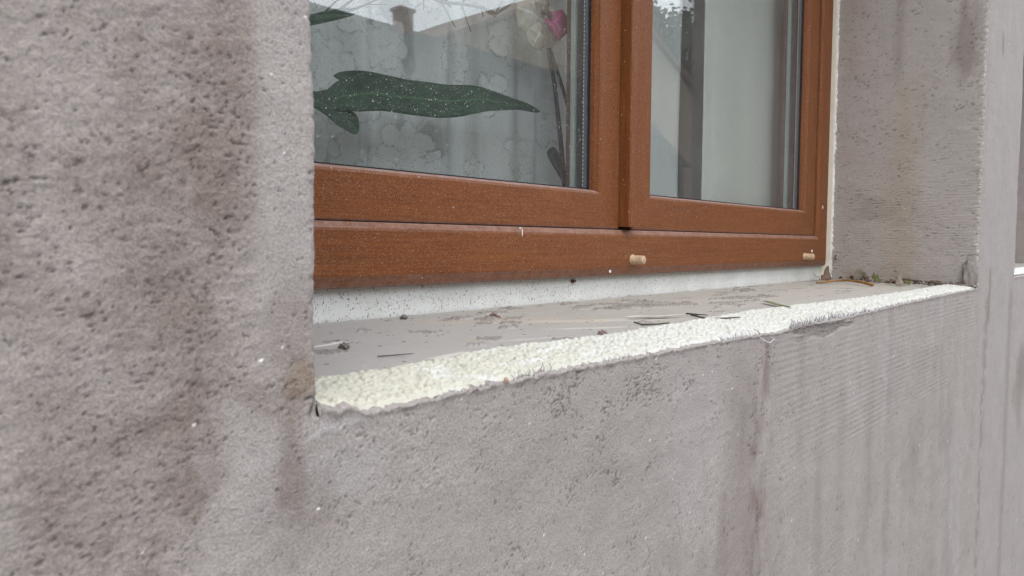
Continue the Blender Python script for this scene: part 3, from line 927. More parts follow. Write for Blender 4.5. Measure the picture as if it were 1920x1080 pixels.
def lump(name, c, r, mat, parent, seed, colr, n=40, warp=.35, flat=None):
    """irregular lump: noisy sphere"""
    th_ = np.linspace(0, np.pi, n // 2 + 1); ph = np.linspace(0, 2 * np.pi, n + 1)
    PH, TH = np.meshgrid(ph, th_)
    d = np.stack([np.sin(TH) * np.cos(PH), np.sin(TH) * np.sin(PH), np.cos(TH)], -1)
    k = 1 + warp * (fbm(d[..., 0] * 1.7 + d[..., 2] * 1.1 + seed, d[..., 1] * 1.7 - d[..., 2] * .9, 140 + seed % 9, 3))
    p = d * k[..., None] * np.array(r)
    if flat is not None: p[..., 2] = np.maximum(p[..., 2], -flat)
    p = p + np.array(c)
    cc = np.ones(PH.shape + (3,)) * np.array(colr) * (1 + .25 * fbm(d[..., 0] * 4 + seed, d[..., 1] * 4 + d[..., 2] * 3, 150, 2))[..., None]
    return grid_mesh(name, p, mat, parent, None, cc)


# rough filled corner where the reveal meets the sill's outer end, and raised rubble along it
b_ = lump('corner_fill', (1.815, .014, -.064), (.0075, .015, .034), M['mortar_lump'], wall, 3, (.24, .215, .19), 70, .35)

# ------------------------------------------------------------------ window
win = tag(empty('window', (1.0, .33, -.047)), 'brown wood-effect double casement window with dusty panes above the foam-edged sill', 'window')


def ring(mb, x0, x1, z0, z1, prof, gap=.0002, mh=0, mv=1):
    """mitred frame swept round a rectangle; prof = (inset, y) points"""
    n = len(prof)
    for side in range(4):
        A, Bv = [], []
        for u, y in prof:
            g_ = gap
            if side == 0: A.append((x0 + u + g_, y, z0 + u)); Bv.append((x1 - u - g_, y, z0 + u))
            if side == 1: A.append((x1 - u, y, z0 + u + g_)); Bv.append((x1 - u, y, z1 - u - g_))
            if side == 2: A.append((x1 - u - g_, y, z1 - u)); Bv.append((x0 + u + g_, y, z1 - u))
            if side == 3: A.append((x0 + u, y, z1 - u - g_)); Bv.append((x0 + u, y, z0 + u + g_))
        fs = [(i, i + n, i + 1 + n, i + 1) for i in range(n - 1)] + [(n - 1, 2 * n - 1, n, 0)]
        mb.add(A + Bv, fs + [tuple(range(n)), tuple(range(2 * n - 1, n - 1, -1))], mh if side in (0, 2) else mv)


W = [M['wood_h'], M['wood_v']]
fr = MB()
ring(fr, .150, 1.838, -.047, 1.12, [(0, .385), (0, .3225), (.0025, .3195), (.0125, .3152), (.0150, .3150), (.0605, .3150), (.0630, .3156), (.0685, .3190), (.0695, .3205), (.0695, .340), (.0695, .385)])
frame = fr.build('frame', W, win)


def sash(x0, x1, z0, z1, name='sash'):
    m = MB()
    ring(m, x0, x1, z0, z1, [(0, .385), (0, .3225), (.0012, .3208), (.003, .3203), (.0500, .3203), (.0530, .3212), (.0560, .3280), (.0572, .3348), (.0572, .3352), (.050, .3352), (.050, .385)], .00025)
    s_ = m.build(name, W, win)
    m = MB(); ring(m, x0, x1, z0, z1, [(.0500, .3354), (.0588, .3354), (.0588, .3368), (.0500, .3368)], 0, 0, 0); m.build('gasket', M['gasket'], s_)
    m = MB(); ring(m, x0, x1, z0, z1, [(.0502, .3402), (.0580, .3402), (.0580, .3580), (.0502, .3580)], 0, 0, 0); m.build('spacer_bar', M['spacer'], s_)
    m = MB(); ring(m, x0, x1, z0, z1, [(.0502, .3630), (.0585, .3630), (.0595, .3665), (.0595, .370), (.0502, .370)], 0, 0, 0); m.build('inner_bead', M['bead_in'], s_)
    for y, mt in ((.3370, M['glass_out']), (.3582, M['glass_in'])):
        m = MB(); m.box((x0 + .0508, y, z0 + .0508), (x1 - .0508, y + .003, z1 - .0508)); m.build('glass_pane', mt, s_)
    return s_


sL = sash(.226, .9555, .0236, 1.045)
sR = sash(.9905, 1.7575, .0236, 1.045)
m = MB()
pr = [(.9575, .345), (.9575, .3050), (.9580, .3034), (.9597, .3025), (.9775, .3025), (.9800, .3035), (.9885, .3105), (.9900, .3130), (.9900, .345)]
n = len(pr)
m.add([(x, y, .0275) for x, y in pr] + [(x, y, 1.045) for x, y in pr], [(i, (i + 1) % n, (i + 1) % n + n, i + n) for i in range(n)] + [tuple(range(n - 1, -1, -1)), tuple(range(n, 2 * n))], 0)
m.build('mullion_cover', M['wood_v'], win)
m = MB(); m.box((.15, .3335, -.0835), (1.8378, .384, -.0472)); m.build('base_strip', M['white_pvc'], win)
m = MB(); m.box((1.8382, .3105, -.0800), (1.8455, .384, 1.12)); m.build('edge_trim', M['cream_trim'], win)
# ragged sealant between trim and plaster
tz = seg(-.081, .62, .0016); tx = np.linspace(0, 1, 14)
TX, TZ = np.meshgrid(tx, tz)
wid = .0105 + .004 * fbm(TZ / .03, TZ * 0, 160, 3)
px_ = 1.8450 + wid * TX; py_ = .3125 - .006 * np.sin(np.pi * TX) * (.6 + .7 * fbm(TX * 2, TZ / .01, 163, 3)) - .004 * TX - sst(.55, .9, fbm(TX * 1.5, TZ / .016, 165, 2)) * -.006
grid_mesh('sealant', np.stack([px_, py_, TZ], -1), M['sealant'], win)


def cap(x, z, r=.0070, L=.0215):
    m = MB()
    prof = [(.0, .0085), (.0012, .0085), (.0018, r), (L * .85, r * .98), (L - .001, r * .93), (L, r * .75)]
    nn = 20; vs_ = []
    for d_, rr in prof:
        vs_ += [(x + rr * math.cos(2 * math.pi * k / nn), .3149 - d_, z + rr * math.sin(2 * math.pi * k / nn)) for k in range(nn)]
    fs = [(i * nn + k, i * nn + (k + 1) % nn, (i + 1) * nn + (k + 1) % nn, (i + 1) * nn + k) for i in range(len(prof) - 1) for k in range(nn)]
    fs += [tuple(range((len(prof) - 1) * nn, len(prof) * nn))]
    m.add(vs_, fs)
    return m.build('drain_cap', M['dowel'], frame, True)


cap(.986, -.0232); cap(1.690, -.0243)
M['white_paint'] = plain_mat('white_splash', (.74, .73, .68), .7, .3, .05, 100)
for (x, z, rx, rz) in ((.7255, .0205, .0022, .0012), (.7262, .0150, .0010, .0058), (.9290, -.0395, .0032, .0030), (1.735, -.0120, .0050, .0030), (1.795, .090, .0030, .0050)):
    y0 = .3150 if z < .016 and z > -.034 else .3172
    yy = {.0205: .3176, -.0395: .3172}.get(z, .3150)
    m = MB(); nn = 14
    pts = [(x + rx * math.cos(2 * math.pi * k / nn) * random.uniform(.7, 1.15), yy - .0002, z + rz * math.sin(2 * math.pi * k / nn) * random.uniform(.7, 1.15)) for k in range(nn)]
    m.add(pts + [(x, yy - .0014, z)], [(k, (k + 1) % nn, nn) for k in range(nn)])
    m.build('paint_splash', M['white_paint'], frame, True)

# the neighbouring window beyond the pier, for views from further along
win2 = win.copy(); col.objects.link(win2); win2.location.x += 2.055
tag(win2, 'neighbouring brown casement window set beyond the plaster pier', 'window')
for ch in list(win.children):
    if ch.name.split('.')[0] in ('sealant',): continue
    c = ch.copy(); col.objects.link(c); c.parent = win2
    for gch in list(ch.children):
        if gch.name.split('.')[0] in ('paint_splash',): continue
        d = gch.copy(); col.objects.link(d); d.parent = c

# ------------------------------------------------------------------ the room behind the panes
M['room'] = plain_mat('room_paint', (.62, .62, .58), .9, .2, .03, 3)
rm = tag(empty('room_shell', (1.5, 2, GROUND)), None, None, None, 'structure')
b = MB()
b.box((-6, 3.5, GROUND), (9, 3.6, 3.0)); b.box((-6.1, .386, GROUND), (-6, 3.6, 3.0)); b.box((9, .386, GROUND), (9.1, 3.6, 3.0))
b.box((-6.1, .386, 3.0), (9.1, 3.6, 3.1)); b.box((-6, .386, GROUND - .02), (9, 3.5, GROUND + .01))
b.box((-6, .3862, GROUND + .011), (.158, .40, 2.999)); b.box((1.83, .3862, GROUND + .011), (2.213, .40, 2.999)); b.box((3.885, .3862, GROUND + .011), (9, .40, 2.999))
for x0, x1 in ((.1582, 1.8298), (2.2132, 3.8848)):
    b.box((x0, .3862, 1.11), (x1, .40, 2.999)); b.box((x0, .3862, GROUND + .011), (x1, .40, -.04))
b.build('room_walls', M['room'], rm)
M['inner_sill'] = plain_mat('white_inner_sill', (.68, .67, .63), .4, .4, .03, 20)
m = MB(); m.box((.05, .3864, .010), (1.95, .56, .030))
tag(m.build('inner_sill', M['inner_sill']), kind='structure')

# lace curtain
lx = np.arange(.25, 1.425, .0014); lz = np.arange(.034, .90, .0014)
LX, LZ = np.meshgrid(lx, lz)
LY = .500 - .02 * sst(1.30, 1.42, LX) + .010 * np.sin(LX * 2 * np.pi / .16 + .6) + .006 * np.sin(LX * 2 * np.pi / .071 + 1.5) + .004 * perlin(LX / .1, LZ / .4, 170)
den = .83 + .07 * fbm(LX / .15, LZ / .2, 171, 2)
den = den - .26 * sst(.05, .4, fbm(LX / .055, LZ / .09, 186, 2)) * (1 - sst(.68, .8, LX))
den = den + .14 * sst(.55, .8, np.sin(LX * 2 * np.pi / .16 + 2.2))        # doubled cloth in the folds


WXL = LX + .0045 * perlin(LX / .022, LZ / .022, 180) + .002 * perlin(LX / .008, LZ / .008, 181)
WZL = LZ + .0045 * perlin(LX / .022, LZ / .022, 182) + .002 * perlin(LX / .008, LZ / .008, 183)


def flower(cx, cz, Rr, npet, rot, layers=2):
    global den
    dx, dz = (WXL - cx) * (1 + .12 * math.sin(rot * 5)), (WZL - cz) * (1 + .12 * math.cos(rot * 7))
    sel = np.hypot(dx, dz) < Rr * 1.35
    r_, a_ = np.hypot(dx, dz)[sel], np.arctan2(dz, dx)[sel] + rot
    dd = den[sel]
    dots = sst(-.2, .3, perlin(LX[sel] / .0032, LZ[sel] / .0032, 184))          # outlines are rows of little eyelets
    for L in range(layers):
        RR = Rr * (1 - .42 * L) * (1 + .10 * np.sin(a_ * 2 + rot * 3))
        pe = np.abs(np.cos(a_ * npet / 2 + L * 1.2 + .35 * np.sin(a_ + rot)))
        rr = RR * (.66 + .34 * pe ** .7)
        ins = 1 - sst(-.002, .002, r_ - rr)
        dd = dd + (.93 - dd) * ins * .8
        rim_ = np.exp(-((r_ - rr - .0016) / .0018) ** 2)
        dd = dd - .42 * rim_ * dots * (1 if L == 0 else .6)
        vein = np.exp(-(pe / .10) ** 2) * (r_ < rr * .98) * (r_ > RR * .25)
        dd = dd - .22 * vein * dots
    dd = dd - .25 * np.exp(-((r_ - Rr * .16) / .0022) ** 2) * dots
    den[sel] = dd


for (cx, cz, Rr, npt, rot) in ((.690, .125, .048, 7, .3), (.648, .100, .036, 6, 1.1), (.738, .105, .034, 6, .2), (.700, .065, .036, 6, .8), (.655, .275, .042, 6, .2), (.560, .225, .036, 7, .5), (.595, .30, .030, 6, .9),
                               (.915, .145, .034, 6, .4), (.950, .120, .026, 5, 1.), (.90, .32, .04, 6, .7), (.78, .275, .040, 7, .1), (.86, .235, .03, 6, 1.3), (.72, .37, .04, 6, .3), (.54, .14, .036, 7, .6), (.50, .30, .04, 6, .2),
                               (1.22, .22, .035, 6, .2), (1.25, .40, .04, 6, .9), (.55, .46, .04, 6, .9), (.9, .5, .04, 6, .2), (1.1, .5, .04, 7, .2), (.6, .08, .03, 6, .2), (.83, .11, .025, 6, .4), (1.0, .2, .030, 5, .4),
                               (1.05, .33, .04, 6, .7), (1.10, .12, .036, 6, .2), (.70, .21, .026, 6, .9), (.62, .18, .03, 5, .1)):
    flower(cx, cz, Rr, npt, rot)
for k in range(16):                                                       # stems and tendrils
    x0 = .5 + .05 * k + random.uniform(-.02, .02)
    cv = x0 + .045 * np.sin(LZ * 2 * math.pi / .31 + k * 1.7)
    den = den + np.clip(.86 - den, 0, 1) * .7 * np.exp(-((LX - cv) / .0025) ** 2) * sst(-.2, .2, perlin(LZ / .07, LX * 0 + k, 175))
lace = grid_mesh('lace_curtain', np.stack([LX, LY, LZ], -1), M['lace'], None, None, None, {'lace': np.clip(den, .05, .97)})
tag(lace, 'white lace curtain with woven flowers hanging behind the dusty left pane', 'curtain')

dx_ = np.arange(1.402, 1.96, .004); dz_ = np.arange(.034, .95, .02)
DX, DZ = np.meshgrid(dx_, dz_)
DY = .412 + .005 * np.sin(DX * 2 * np.pi / .22 + 1.2) + .010 * (1 - sst(1.402, 1.425, DX))
tag(grid_mesh('plain_curtain', np.stack([DX, DY, DZ], -1), M['drape']), 'plain pale grey curtain hanging straight behind the right pane', 'curtain')

# ------------------------------------------------------------------ house plants behind the left pane


def leaf_mat(name, c, c2, rough=.45):
    m, t, b = new_mat(name)
    v = coords(t)
    n1 = noise(t, v, 25, 4, .6)
    c_ = mixc(t, mrange(t, n1, .3, .7), c, c2)
    # midrib and side veins, laid along the blade's own coordinates
    au = N(t, 'ShaderNodeAttribute', attribute_name='across'); al = N(t, 'ShaderNodeAttribute', attribute_name='along')
    ab = N(t, 'ShaderNodeMath', operation='ABSOLUTE'); t.links.new(au.outputs['Fac'], ab.inputs[0])
    sl = N(t, 'ShaderNodeMath', operation='MULTIPLY_ADD'); t.links.new(ab.outputs[0], sl.inputs[0]); sl.inputs[1].default_value = -.10
    t.links.new(al.outputs['Fac'], sl.inputs[2])
    ph = N(t, 'ShaderNodeMath', operation='MULTIPLY'); t.links.new(sl.outputs[0], ph.inputs[0]); ph.inputs[1].default_value = 70
    sn = N(t, 'ShaderNodeMath', operation='SINE'); t.links.new(ph.outputs[0], sn.inputs[0])
    has = mrange(t, al.outputs['Fac'], 0.0, .01)
    vein = N(t, 'ShaderNodeMath', operation='MAXIMUM')
    t.links.new(mrange(t, ab.outputs[0], .03, .09, .55, 0), vein.inputs[0]); t.links.new(mrange(t, sn.outputs[0], .86, 1.0, 0, .22), vein.inputs[1])
    vm = N(t, 'ShaderNodeMath', operation='MULTIPLY'); t.links.new(vein.outputs[0], vm.inputs[0]); t.links.new(has, vm.inputs[1])
    c_ = mixc(t, vm.outputs[0], c_, tuple(min(1, 2.2 * x + .02) for x in c2))
    t.links.new(c_, b.inputs['Base Color'])
    b.inputs['Roughness'].default_value = rough
    b.inputs['Specular IOR Level'].default_value = .2
    bump(t, b, noise(t, v, 120, 2, .5), .0006)
    return m


M['leaf'] = leaf_mat('dark_green_leaf', (.005, .026, .009), (.011, .050, .014))
M['stem'] = leaf_mat('brown_green_stem', (.006, .010, .006), (.018, .026, .014), .8)
M['twig'] = leaf_mat('grey_green_twig', (.10, .12, .095), (.16, .18, .15), .8)
M['petal'] = leaf_mat('cream_petal', (.46, .44, .36), (.58, .56, .49), .6)
M['lip'] = leaf_mat('magenta_lip', (.40, .018, .17), (.60, .05, .28), .5)
M['column'] = leaf_mat('dark_red_column', (.05, .012, .018), (.12, .02, .03), .5)


def blade(name, spine, width, upd, mat, parent, cup=.25, n=40, k=9, thick=.0012, profile=None):
    """leaf blade: spine points, half-width profile, curled across; closed with a real thickness"""
    sp = np.array(spine, float)
    tt = np.linspace(0, len(sp) - 1, n)
    ctr = np.stack([np.interp(tt, range(len(sp)), sp[:, i]) for i in range(3)], -1)
    for _ in range(3): ctr[1:-1] = (ctr[:-2] + 2 * ctr[1:-1] + ctr[2:]) / 4
    u = np.linspace(0, 1, n)
    if profile is None: wv = width * np.sin(np.pi * np.clip(u, .001, .999) ** .8) ** .7
    else: wv = width * np.interp(u, [p[0] for p in profile], [p[1] for p in profile])
    tan = np.gradient(ctr, axis=0); tan /= np.linalg.norm(tan, axis=1)[:, None]
    side = np.cross(tan, np.array(upd, float)); side /= np.linalg.norm(side, axis=1)[:, None]
    up = np.cross(side, tan)
    c = np.linspace(-1, 1, k)
    G = ctr[:, None] + side[:, None] * (wv[:, None] * c)[..., None] + up[:, None] * (cup * wv[:, None] * (c ** 2 + .10 * np.exp(-(c / .15) ** 2)))[..., None]
    G = G + up[:, None] * (wv[:, None] * .10 * perlin(np.tile(u[:, None] * 9, (1, k)), np.tile(c[None] * 1.6, (n, 1)), 190))[..., None]
    o = grid_mesh(name, G, mat, parent, None, None, {'along': np.tile(.02 + u[:, None], (1, k)), 'across': np.tile(c[None], (n, 1))})
    md = o.modifiers.new('thickness', 'SOLIDIFY'); md.thickness = thick
    return o


big = tag(empty('leafy_houseplant', (.40, .43, .03)), 'houseplant with long dark green leaves pressed near the dusty left pane', 'houseplant')
# long horizontal leaf, its neighbours and the drooping one at the left
blade('leaf', [(.474, .418, .155), (.495, .416, .160), (.521, .414, .171), (.567, .412, .181), (.616, .411, .183), (.687, .412, .188), (.751, .413, .201), (.805, .416, .204), (.846, .418, .205), (.888, .421, .203)], .0232, (0, -1, .30), M['leaf'], big, .12, 70, 11,
      profile=[(0, .12), (.08, .28), (.16, .50), (.25, .90), (.36, 1.0), (.52, 1.04), (.64, .86), (.74, .60), (.83, .36), (.92, .27), (.97, .17), (1, .02)])
blade('leaf', [(.522, .432, .197), (.560, .430, .199), (.605, .428, .199), (.66, .428, .200), (.72, .430, .205)], .0115, (0, -1, .3), M['leaf'], big, .2, 30, 7)
blade('leaf', [(.455, .418, .168), (.488, .414, .160), (.510, .411, .151), (.528, .410, .141), (.540, .410, .131)], .0150, (0, -1, .3), M['leaf'], big, .2, 36, 9,
      profile=[(0, .35), (.3, .8), (.6, 1.1), (.82, .9), (.94, .5), (1, .1)])
b = MB(); b.tube([(.40, .45, .03), (.41, .44, .10), (.43, .43, .14), (.474, .418, .155)], [.004, .0035, .003, .0022], 7)
b.tube([(.43, .43, .14), (.460, .424, .160), (.490, .420, .170), (.535, .428, .186)], [.003, .0025, .002, .0015], 6)
b.build('stem', M['stem'], big)

orc = tag(empty('orchid', (.990, .44, .03)), 'orchid with cream and magenta flower on two thin stems behind the left pane', 'orchid')
b = MB(); b.tube([(.978, .44, .03), (.973, .44, .099), (.963, .44, .163), (.946, .44, .254), (.928, .44, .313)], [.0042, .0040, .0038, .0035, .0034], 8)
b.build('stem', M['stem'], orc)
b = MB(); b.tube([(.990, .445, .03), (.988, .445, .100), (.988, .445, .166), (.990, .445, .222), (.966, .445, .266), (.946, .443, .295), (.930, .440, .313)], [.0036, .0034, .0034, .0032, .0030, .0028], 8)
b.build('stem', M['stem'], orc)
blade('leaf', [(.980, .440, .060), (.972, .436, .098), (.955, .433, .116), (.932, .430, .135), (.914, .428, .143)], .0195, (.3, -1, .2), M['leaf'], orc, .25, 30, 9,
      profile=[(0, .25), (.3, .6), (.6, 1.0), (.85, .9), (.96, .5), (1, .15)])
fl = (.902, .430, .345)
for ang, L, wd in ((1.57, .048, .018), (.05, .056, .032), (3.0, .056, .032), (-.85, .046, .022), (-2.0, .048, .026)):
    dx, dz = math.cos(ang), math.sin(ang)
    blade('petal', [(fl[0] + dx * .004, fl[1] + .002, fl[2] + dz * .004), (fl[0] + dx * L * .5, fl[1] - .004, fl[2] + dz * L * .5), (fl[0] + dx * L, fl[1] + .004, fl[2] + dz * L)], wd, (0, -1, 0), M['petal'], orc, -.2, 24, 9, .0006,
          profile=[(0, .25), (.3, .8), (.6, 1), (.85, .8), (1, .15)])
blade('lip', [(fl[0] + .004, fl[1] - .006, fl[2] + .004), (fl[0] + .012, fl[1] - .018, fl[2] - .004), (fl[0] + .030, fl[1] - .014, fl[2] - .024)], .027, (0, -1, .2), M['lip'], orc, .3, 20, 9, .001,
      profile=[(0, .4), (.35, 1), (.7, .9), (1, .5)])
b = MB(); b.tube([(fl[0] - .004, fl[1] - .002, fl[2] + .012), (fl[0] + .001, fl[1] - .012, fl[2] + .008), (fl[0] + .006, fl[1] - .015, fl[2] - .002)], [.003, .0045, .003], 8)
b.build('column', M['column'], orc, True)
b = MB()
b.tube([(.929, .44, .313), (.918, .442, .325), (.904, .436, .343)], [.0024, .002, .0018], 6)
b.build('flower_stalk', M['stem'], orc)

tw = tag(empty('thin_branch', (.66, .46, .60)), 'thin grey branching twig with green tips arching behind top of left pane', 'branch')
b = MB()
main = [(.62, .47, .56), (.66, .462, .40), (.683, .456, .336), (.712, .452, .331), (.747, .450, .337), (.785, .448, .341), (.813, .446, .338), (.836, .446, .352), (.866, .444, .375)]
b.tube(main, [.003, .003, .0026, .0024, .0024, .0026, .0028, .0018, .0012], 6)
for i, (p, d, L) in enumerate([(2, (-.5, 0, -.8), .03), (3, (.3, 0, -1), .035), (3, (-.4, 0, .9), .035), (4, (.1, 0, -1), .04), (4, (.5, 0, .8), .04), (5, (-.5, 0, -.9), .022), (5, (.7, 0, -.6), .02), (2, (-.9, 0, .2), .06), (6, (.2, 0, 1), .03), (1, (.5, 0, .6), .05)]):
    p0 = Vector(main[p]); d_ = Vector(d).normalized()
    b.tube([p0, p0 + d_ * L * .5 + Vector((.004, -.004, .0)), p0 + d_ * L + Vector((.012, -.004, .004))], [.0016, .0011, .0006], 5)
b.build('stem', M['twig'], tw)
for (x, z, dx, dz, L) in ((.735, .331, -1, .15, .065), (.730, .333, -1, .40, .055), (.70, .34, 1, .1, .05), (.68, .345, -1, .5, .05), (.72, .338, -1, -.08, .06)):
    blade('leaf', [(x, .457, z), (x + dx * L * .5, .452, z + dz * L * .5 + .004), (x + dx * L, .455, z + dz * L)], .0045, (0, -1, .5), M['leaf'], tw, .2, 20, 5, .0006)
tg = tag(empty('leafy_sprig', (.46, .44, .30)), 'green leafy sprig with fine twigs at the top left corner of left pane', 'plant')
b = MB()
b.tube([(.44, .44, .235), (.50, .438, .258), (.53, .436, .272), (.556, .436, .283), (.598, .436, .307)], [.0022, .002, .0018, .0014, .0007], 6)
for (a_, c_) in (((.53, .436, .272), (.588, .434, .318)), ((.545, .436, .277), (.605, .437, .300)), ((.524, .436, .270), (.575, .43, .305)), ((.507, .438, .262), (.55, .434, .30))):
    b.tube([a_, ((a_[0] + c_[0]) / 2, a_[1], (a_[2] + c_[2]) / 2 + .004), c_], [.0012, .0010, .0005], 5)
b.build('stem', M['stem'], tg)
blade('leaf', [(.460, .44, .242), (.500, .432, .258), (.552, .430, .275)], .0065, (0, -1, .4), M['leaf'], tg, .2, 20, 7, .0006)
blade('leaf', [(.470, .44, .248), (.505, .434, .262), (.545, .432, .281)], .0045, (0, -1, .4), M['leaf'], tg, .2, 20, 7, .0006)

# ------------------------------------------------------------------ litter on the sill


def sill_z(x, y):
    return -.0838 + .0022 * (y - .07) / .26


M['dry_brown'] = leaf_mat('dry_brown_leaf', (.075, .045, .032), (.17, .115, .09), .8)
M['dry_grey'] = leaf_mat('dry_grey_leaf', (.11, .095, .07), (.25, .215, .165), .85)
M['dry_green'] = leaf_mat('half_dry_green_leaf', (.055, .055, .016), (.13, .12, .045), .7)
M['stalk'] = leaf_mat('orange_brown_stalk', (.19, .085, .025), (.34, .17, .06), .6)
M['dark_twig'] = leaf_mat('dark_twig', (.055, .045, .038), (.11, .095, .08), .9)
M['straw'] = leaf_mat('pale_straw', (.42, .41, .34), (.58, .57, .50), .7)
M['grass'] = leaf_mat('dull_green_blade', (.14, .15, .08), (.24, .25, .15), .7)


def litter_blade(name, label, cat, pts, width, mat, up=(0, 0, 1), cup=.4, profile=None, thick=.0004):
    r = tag(empty(name, pts[0]), label, cat)
    r.name = name
    bpy.data.objects.remove(r)
    o = blade(name, pts, width, up, mat, None, cup, 30, 7, thick, profile)
    return tag(o, label, cat)


def litter_tube(name, label, cat, pts, rad_, mat):
    b = MB(); b.tube(pts, rad_, 6)
    return tag(b.build(name, mat, None, True), label, cat)


def jagged(name, label, cat, c, r, mat, nrm, seed, lobes=7, curl=.35, spin=0.0):
    """dry lobed leaf, curled; real thickness"""
    rr = random.Random(seed)
    nrm = Vector(nrm).normalized(); a = nrm.orthogonal().normalized(); b_ = nrm.cross(a)
    a, b_ = a * math.cos(spin) + b_ * math.sin(spin), b_ * math.cos(spin) - a * math.sin(spin)
    nA, nR = 48, 7
    V = []
    for i in range(nR + 1):
        for k in range(nA):
            th = 2 * math.pi * k / nA
            R0 = r * (.55 + .30 * abs(math.cos(lobes * th / 2)) + .22 * math.cos(th)) * (1 + .12 * math.sin(3 * th + seed))
            q_ = R0 * i / nR
            u, v = q_ * math.cos(th) , q_ * math.sin(th) * .75
            hgt = curl * r * ((u / r) ** 2 * 1.1 - (v / r) * .35 * math.sin(u / r * 3 + seed) + .25 * math.sin(4 * v / r + seed) * (i / nR))
            V.append(Vector(c) + a * u + b_ * v + nrm * hgt)
    F = [(i * nA + k, i * nA + (k + 1) % nA, (i + 1) * nA + (k + 1) % nA, (i + 1) * nA + k) for i in range(nR) for k in range(nA)]
    m = MB(); m.add(V, F)
    o = m.build(name, mat, None, True)
    md = o.modifiers.new('thickness', 'SOLIDIFY'); md.thickness = .0005
    return tag(o, label, cat)


# slender bits lying on the sill
def sp(pts, dz=.0008):
    return [(x, y, sill_z(x, y) + dz + e) for (x, y, e) in pts]


litter_blade('willow_leaf', 'pale straw coloured slender leaf lying mid sill just behind the foam edge', 'leaf', sp([(.700, .137, .0025), (.722, .126, .0012), (.745, .114, .0012), (.768, .104, .003)]), .0042, M['straw'])
litter_blade('grass_blade', 'dull green pointed blade lying crosswise on the far half of sill', 'leaf', sp([(1.040, .128, .003), (1.015, .105, .002), (.990, .080, .0015), (.968, .058, .003)]), .0042, M['grass'])
litter_tube('twig', 'forked dark twig lying against the foam edge nearest the green blade', 'twig', sp([(.775, .098, .003), (.772, .085, .0012), (.768, .070, .001), (.780, .058, .0015), (.800, .050, .002)]), [.0016, .0011, .0010, .0010, .0006], M['dark_twig'])
litter_tube('twig', 'short dark curved twig lying in front of the pale straw leaf', 'twig', sp([(.655, .098, .003), (.656, .089, .0012), (.672, .082, .001), (.690, .077, .0015)]), [.0009, .0011, .0009, .0007], M['dark_twig'])
litter_tube('twig', 'thin straight dark twig on sill behind the forked twig', 'twig', sp([(.800, .118, .001), (.800, .105, .001), (.803, .092, .001)]), [.0011, .0009, .0006], M['dark_twig'])
litter_tube('straw', 'fine dark straw lying on grey mortar near the left corner of sill', 'straw', sp([(.336, .112, .0005), (.350, .108, .0005), (.362, .105, .0005)]), [.0005, .0005, .0003], M['dark_twig'])
# heap in the far corner
litter_tube('leaf_stalk', 'long orange brown stalk lying along the far corner of the sill', 'stalk', sp([(1.640, .268, .001), (1.690, .255, .004), (1.70, .225, .007), (1.665, .185, .006), (1.625, .150, .003)]), [.0022, .0022, .0024, .0026, .0030], M['stalk'])
jagged('dry_leaf', 'curled reddish brown dry leaf tucked under the far end of white strip', 'leaf', (1.770, .292, -.076), .020, M['dry_brown'], (-.4, -.5, .8), 3, 5, .7)
jagged('dry_leaf', 'large grey brown curled leaf leaning on the reveal behind the stalk', 'leaf', (1.826, .245, -.070), .022, M['dry_grey'], (-.9, -.3, .5), 5, 5, .6, 1.0)
jagged('dry_leaf', 'olive green pointed leaf curling up at right of the corner heap', 'leaf', (1.735, .115, -.074), .014, M['dry_green'], (-.5, -.5, .7), 8, 7, .5, 1.9)
jagged('dry_leaf', 'dark olive lobed leaf in the middle of the corner heap', 'leaf', (1.775, .185, -.075), .015, M['dry_green'], (-.5, -.5, .7), 12, 7, .6, .4)
jagged('dry_leaf', 'crumpled pale grey leaf lying in front of olive leaf in corner heap', 'leaf', (1.690, .115, -.078), .013, M['dry_grey'], (-.4, -.4, .9), 15, 5, .8)
jagged('dry_leaf', 'flattened pale grey leaf at the right end of corner heap', 'leaf', (1.715, .070, -.079), .014, M['dry_grey'], (-.2, -.3, 1), 18, 6, .6, .8)
jagged('dry_leaf', 'dark brown leaf scrap between the stalk and the reveal', 'leaf', (1.795, .215, -.076), .014, M['dry_brown'], (-.5, -.6, .6), 21, 6, .8, 2.0)
jagged('dry_leaf', 'dark brown leaf scrap under the upright olive leaf', 'leaf', (1.740, .145, -.078), .013, M['dry_brown'], (-.3, -.5, .8), 25, 6, .8, 2.6)
jagged('dry_leaf', 'tiny withered green leaf stuck to the sealant above the corner', 'leaf', (1.8465, .299, -.026), .010, M['dry_green'], (-.3, -1, .1), 28, 4, .5)
litter_tube('twig', 'dark twig lying over the grey leaves at the foot of the reveal', 'twig', [(1.70, .115, -.068), (1.72, .075, -.073), (1.735, .04, -.077)], [.0016, .0014, .0010], M['dark_twig'])
litter_tube('straw', 'hair-thin curled stem rising beside the far end of white strip', 'straw', [(1.745, .300, -.078), (1.712, .290, -.070), (1.685, .288, -.066), (1.680, .290, -.060)], [.0007, .0006, .0005, .0004], M['dry_brown'])
rub = MB()
# crumbs
crumbs = [((.345, .166), .0042, 'small dark mortar crumb near the left wall corner on sill', (.17, .15, .135)),
          ((.522, .306), .0040, 'upright grey mortar crumb close to the white strip', (.20, .17, .15)),
          ((.604, .250), .0042, 'reddish brown crumb behind the flat splashes of mortar', (.16, .085, .07)),
          ((.598, .238), .0034, 'small rusty crumb in front of the reddish brown crumb', (.17, .10, .085)),
          ((.564, .073), .0046, 'rounded brown mortar crumb touching the foam edge at mid sill', (.21, .16, .135))]
for k, ((x, y), r, lab, c) in enumerate(crumbs):
    o = lump('mortar_crumb', (x, y, sill_z(x, y) + r * .45), (r, r * .9, r * .7), M['mortar_lump'], None, 31 + 7 * k, c, 28, .5)
    tag(o, lab, 'crumb', 'loose crumbs on the sill')
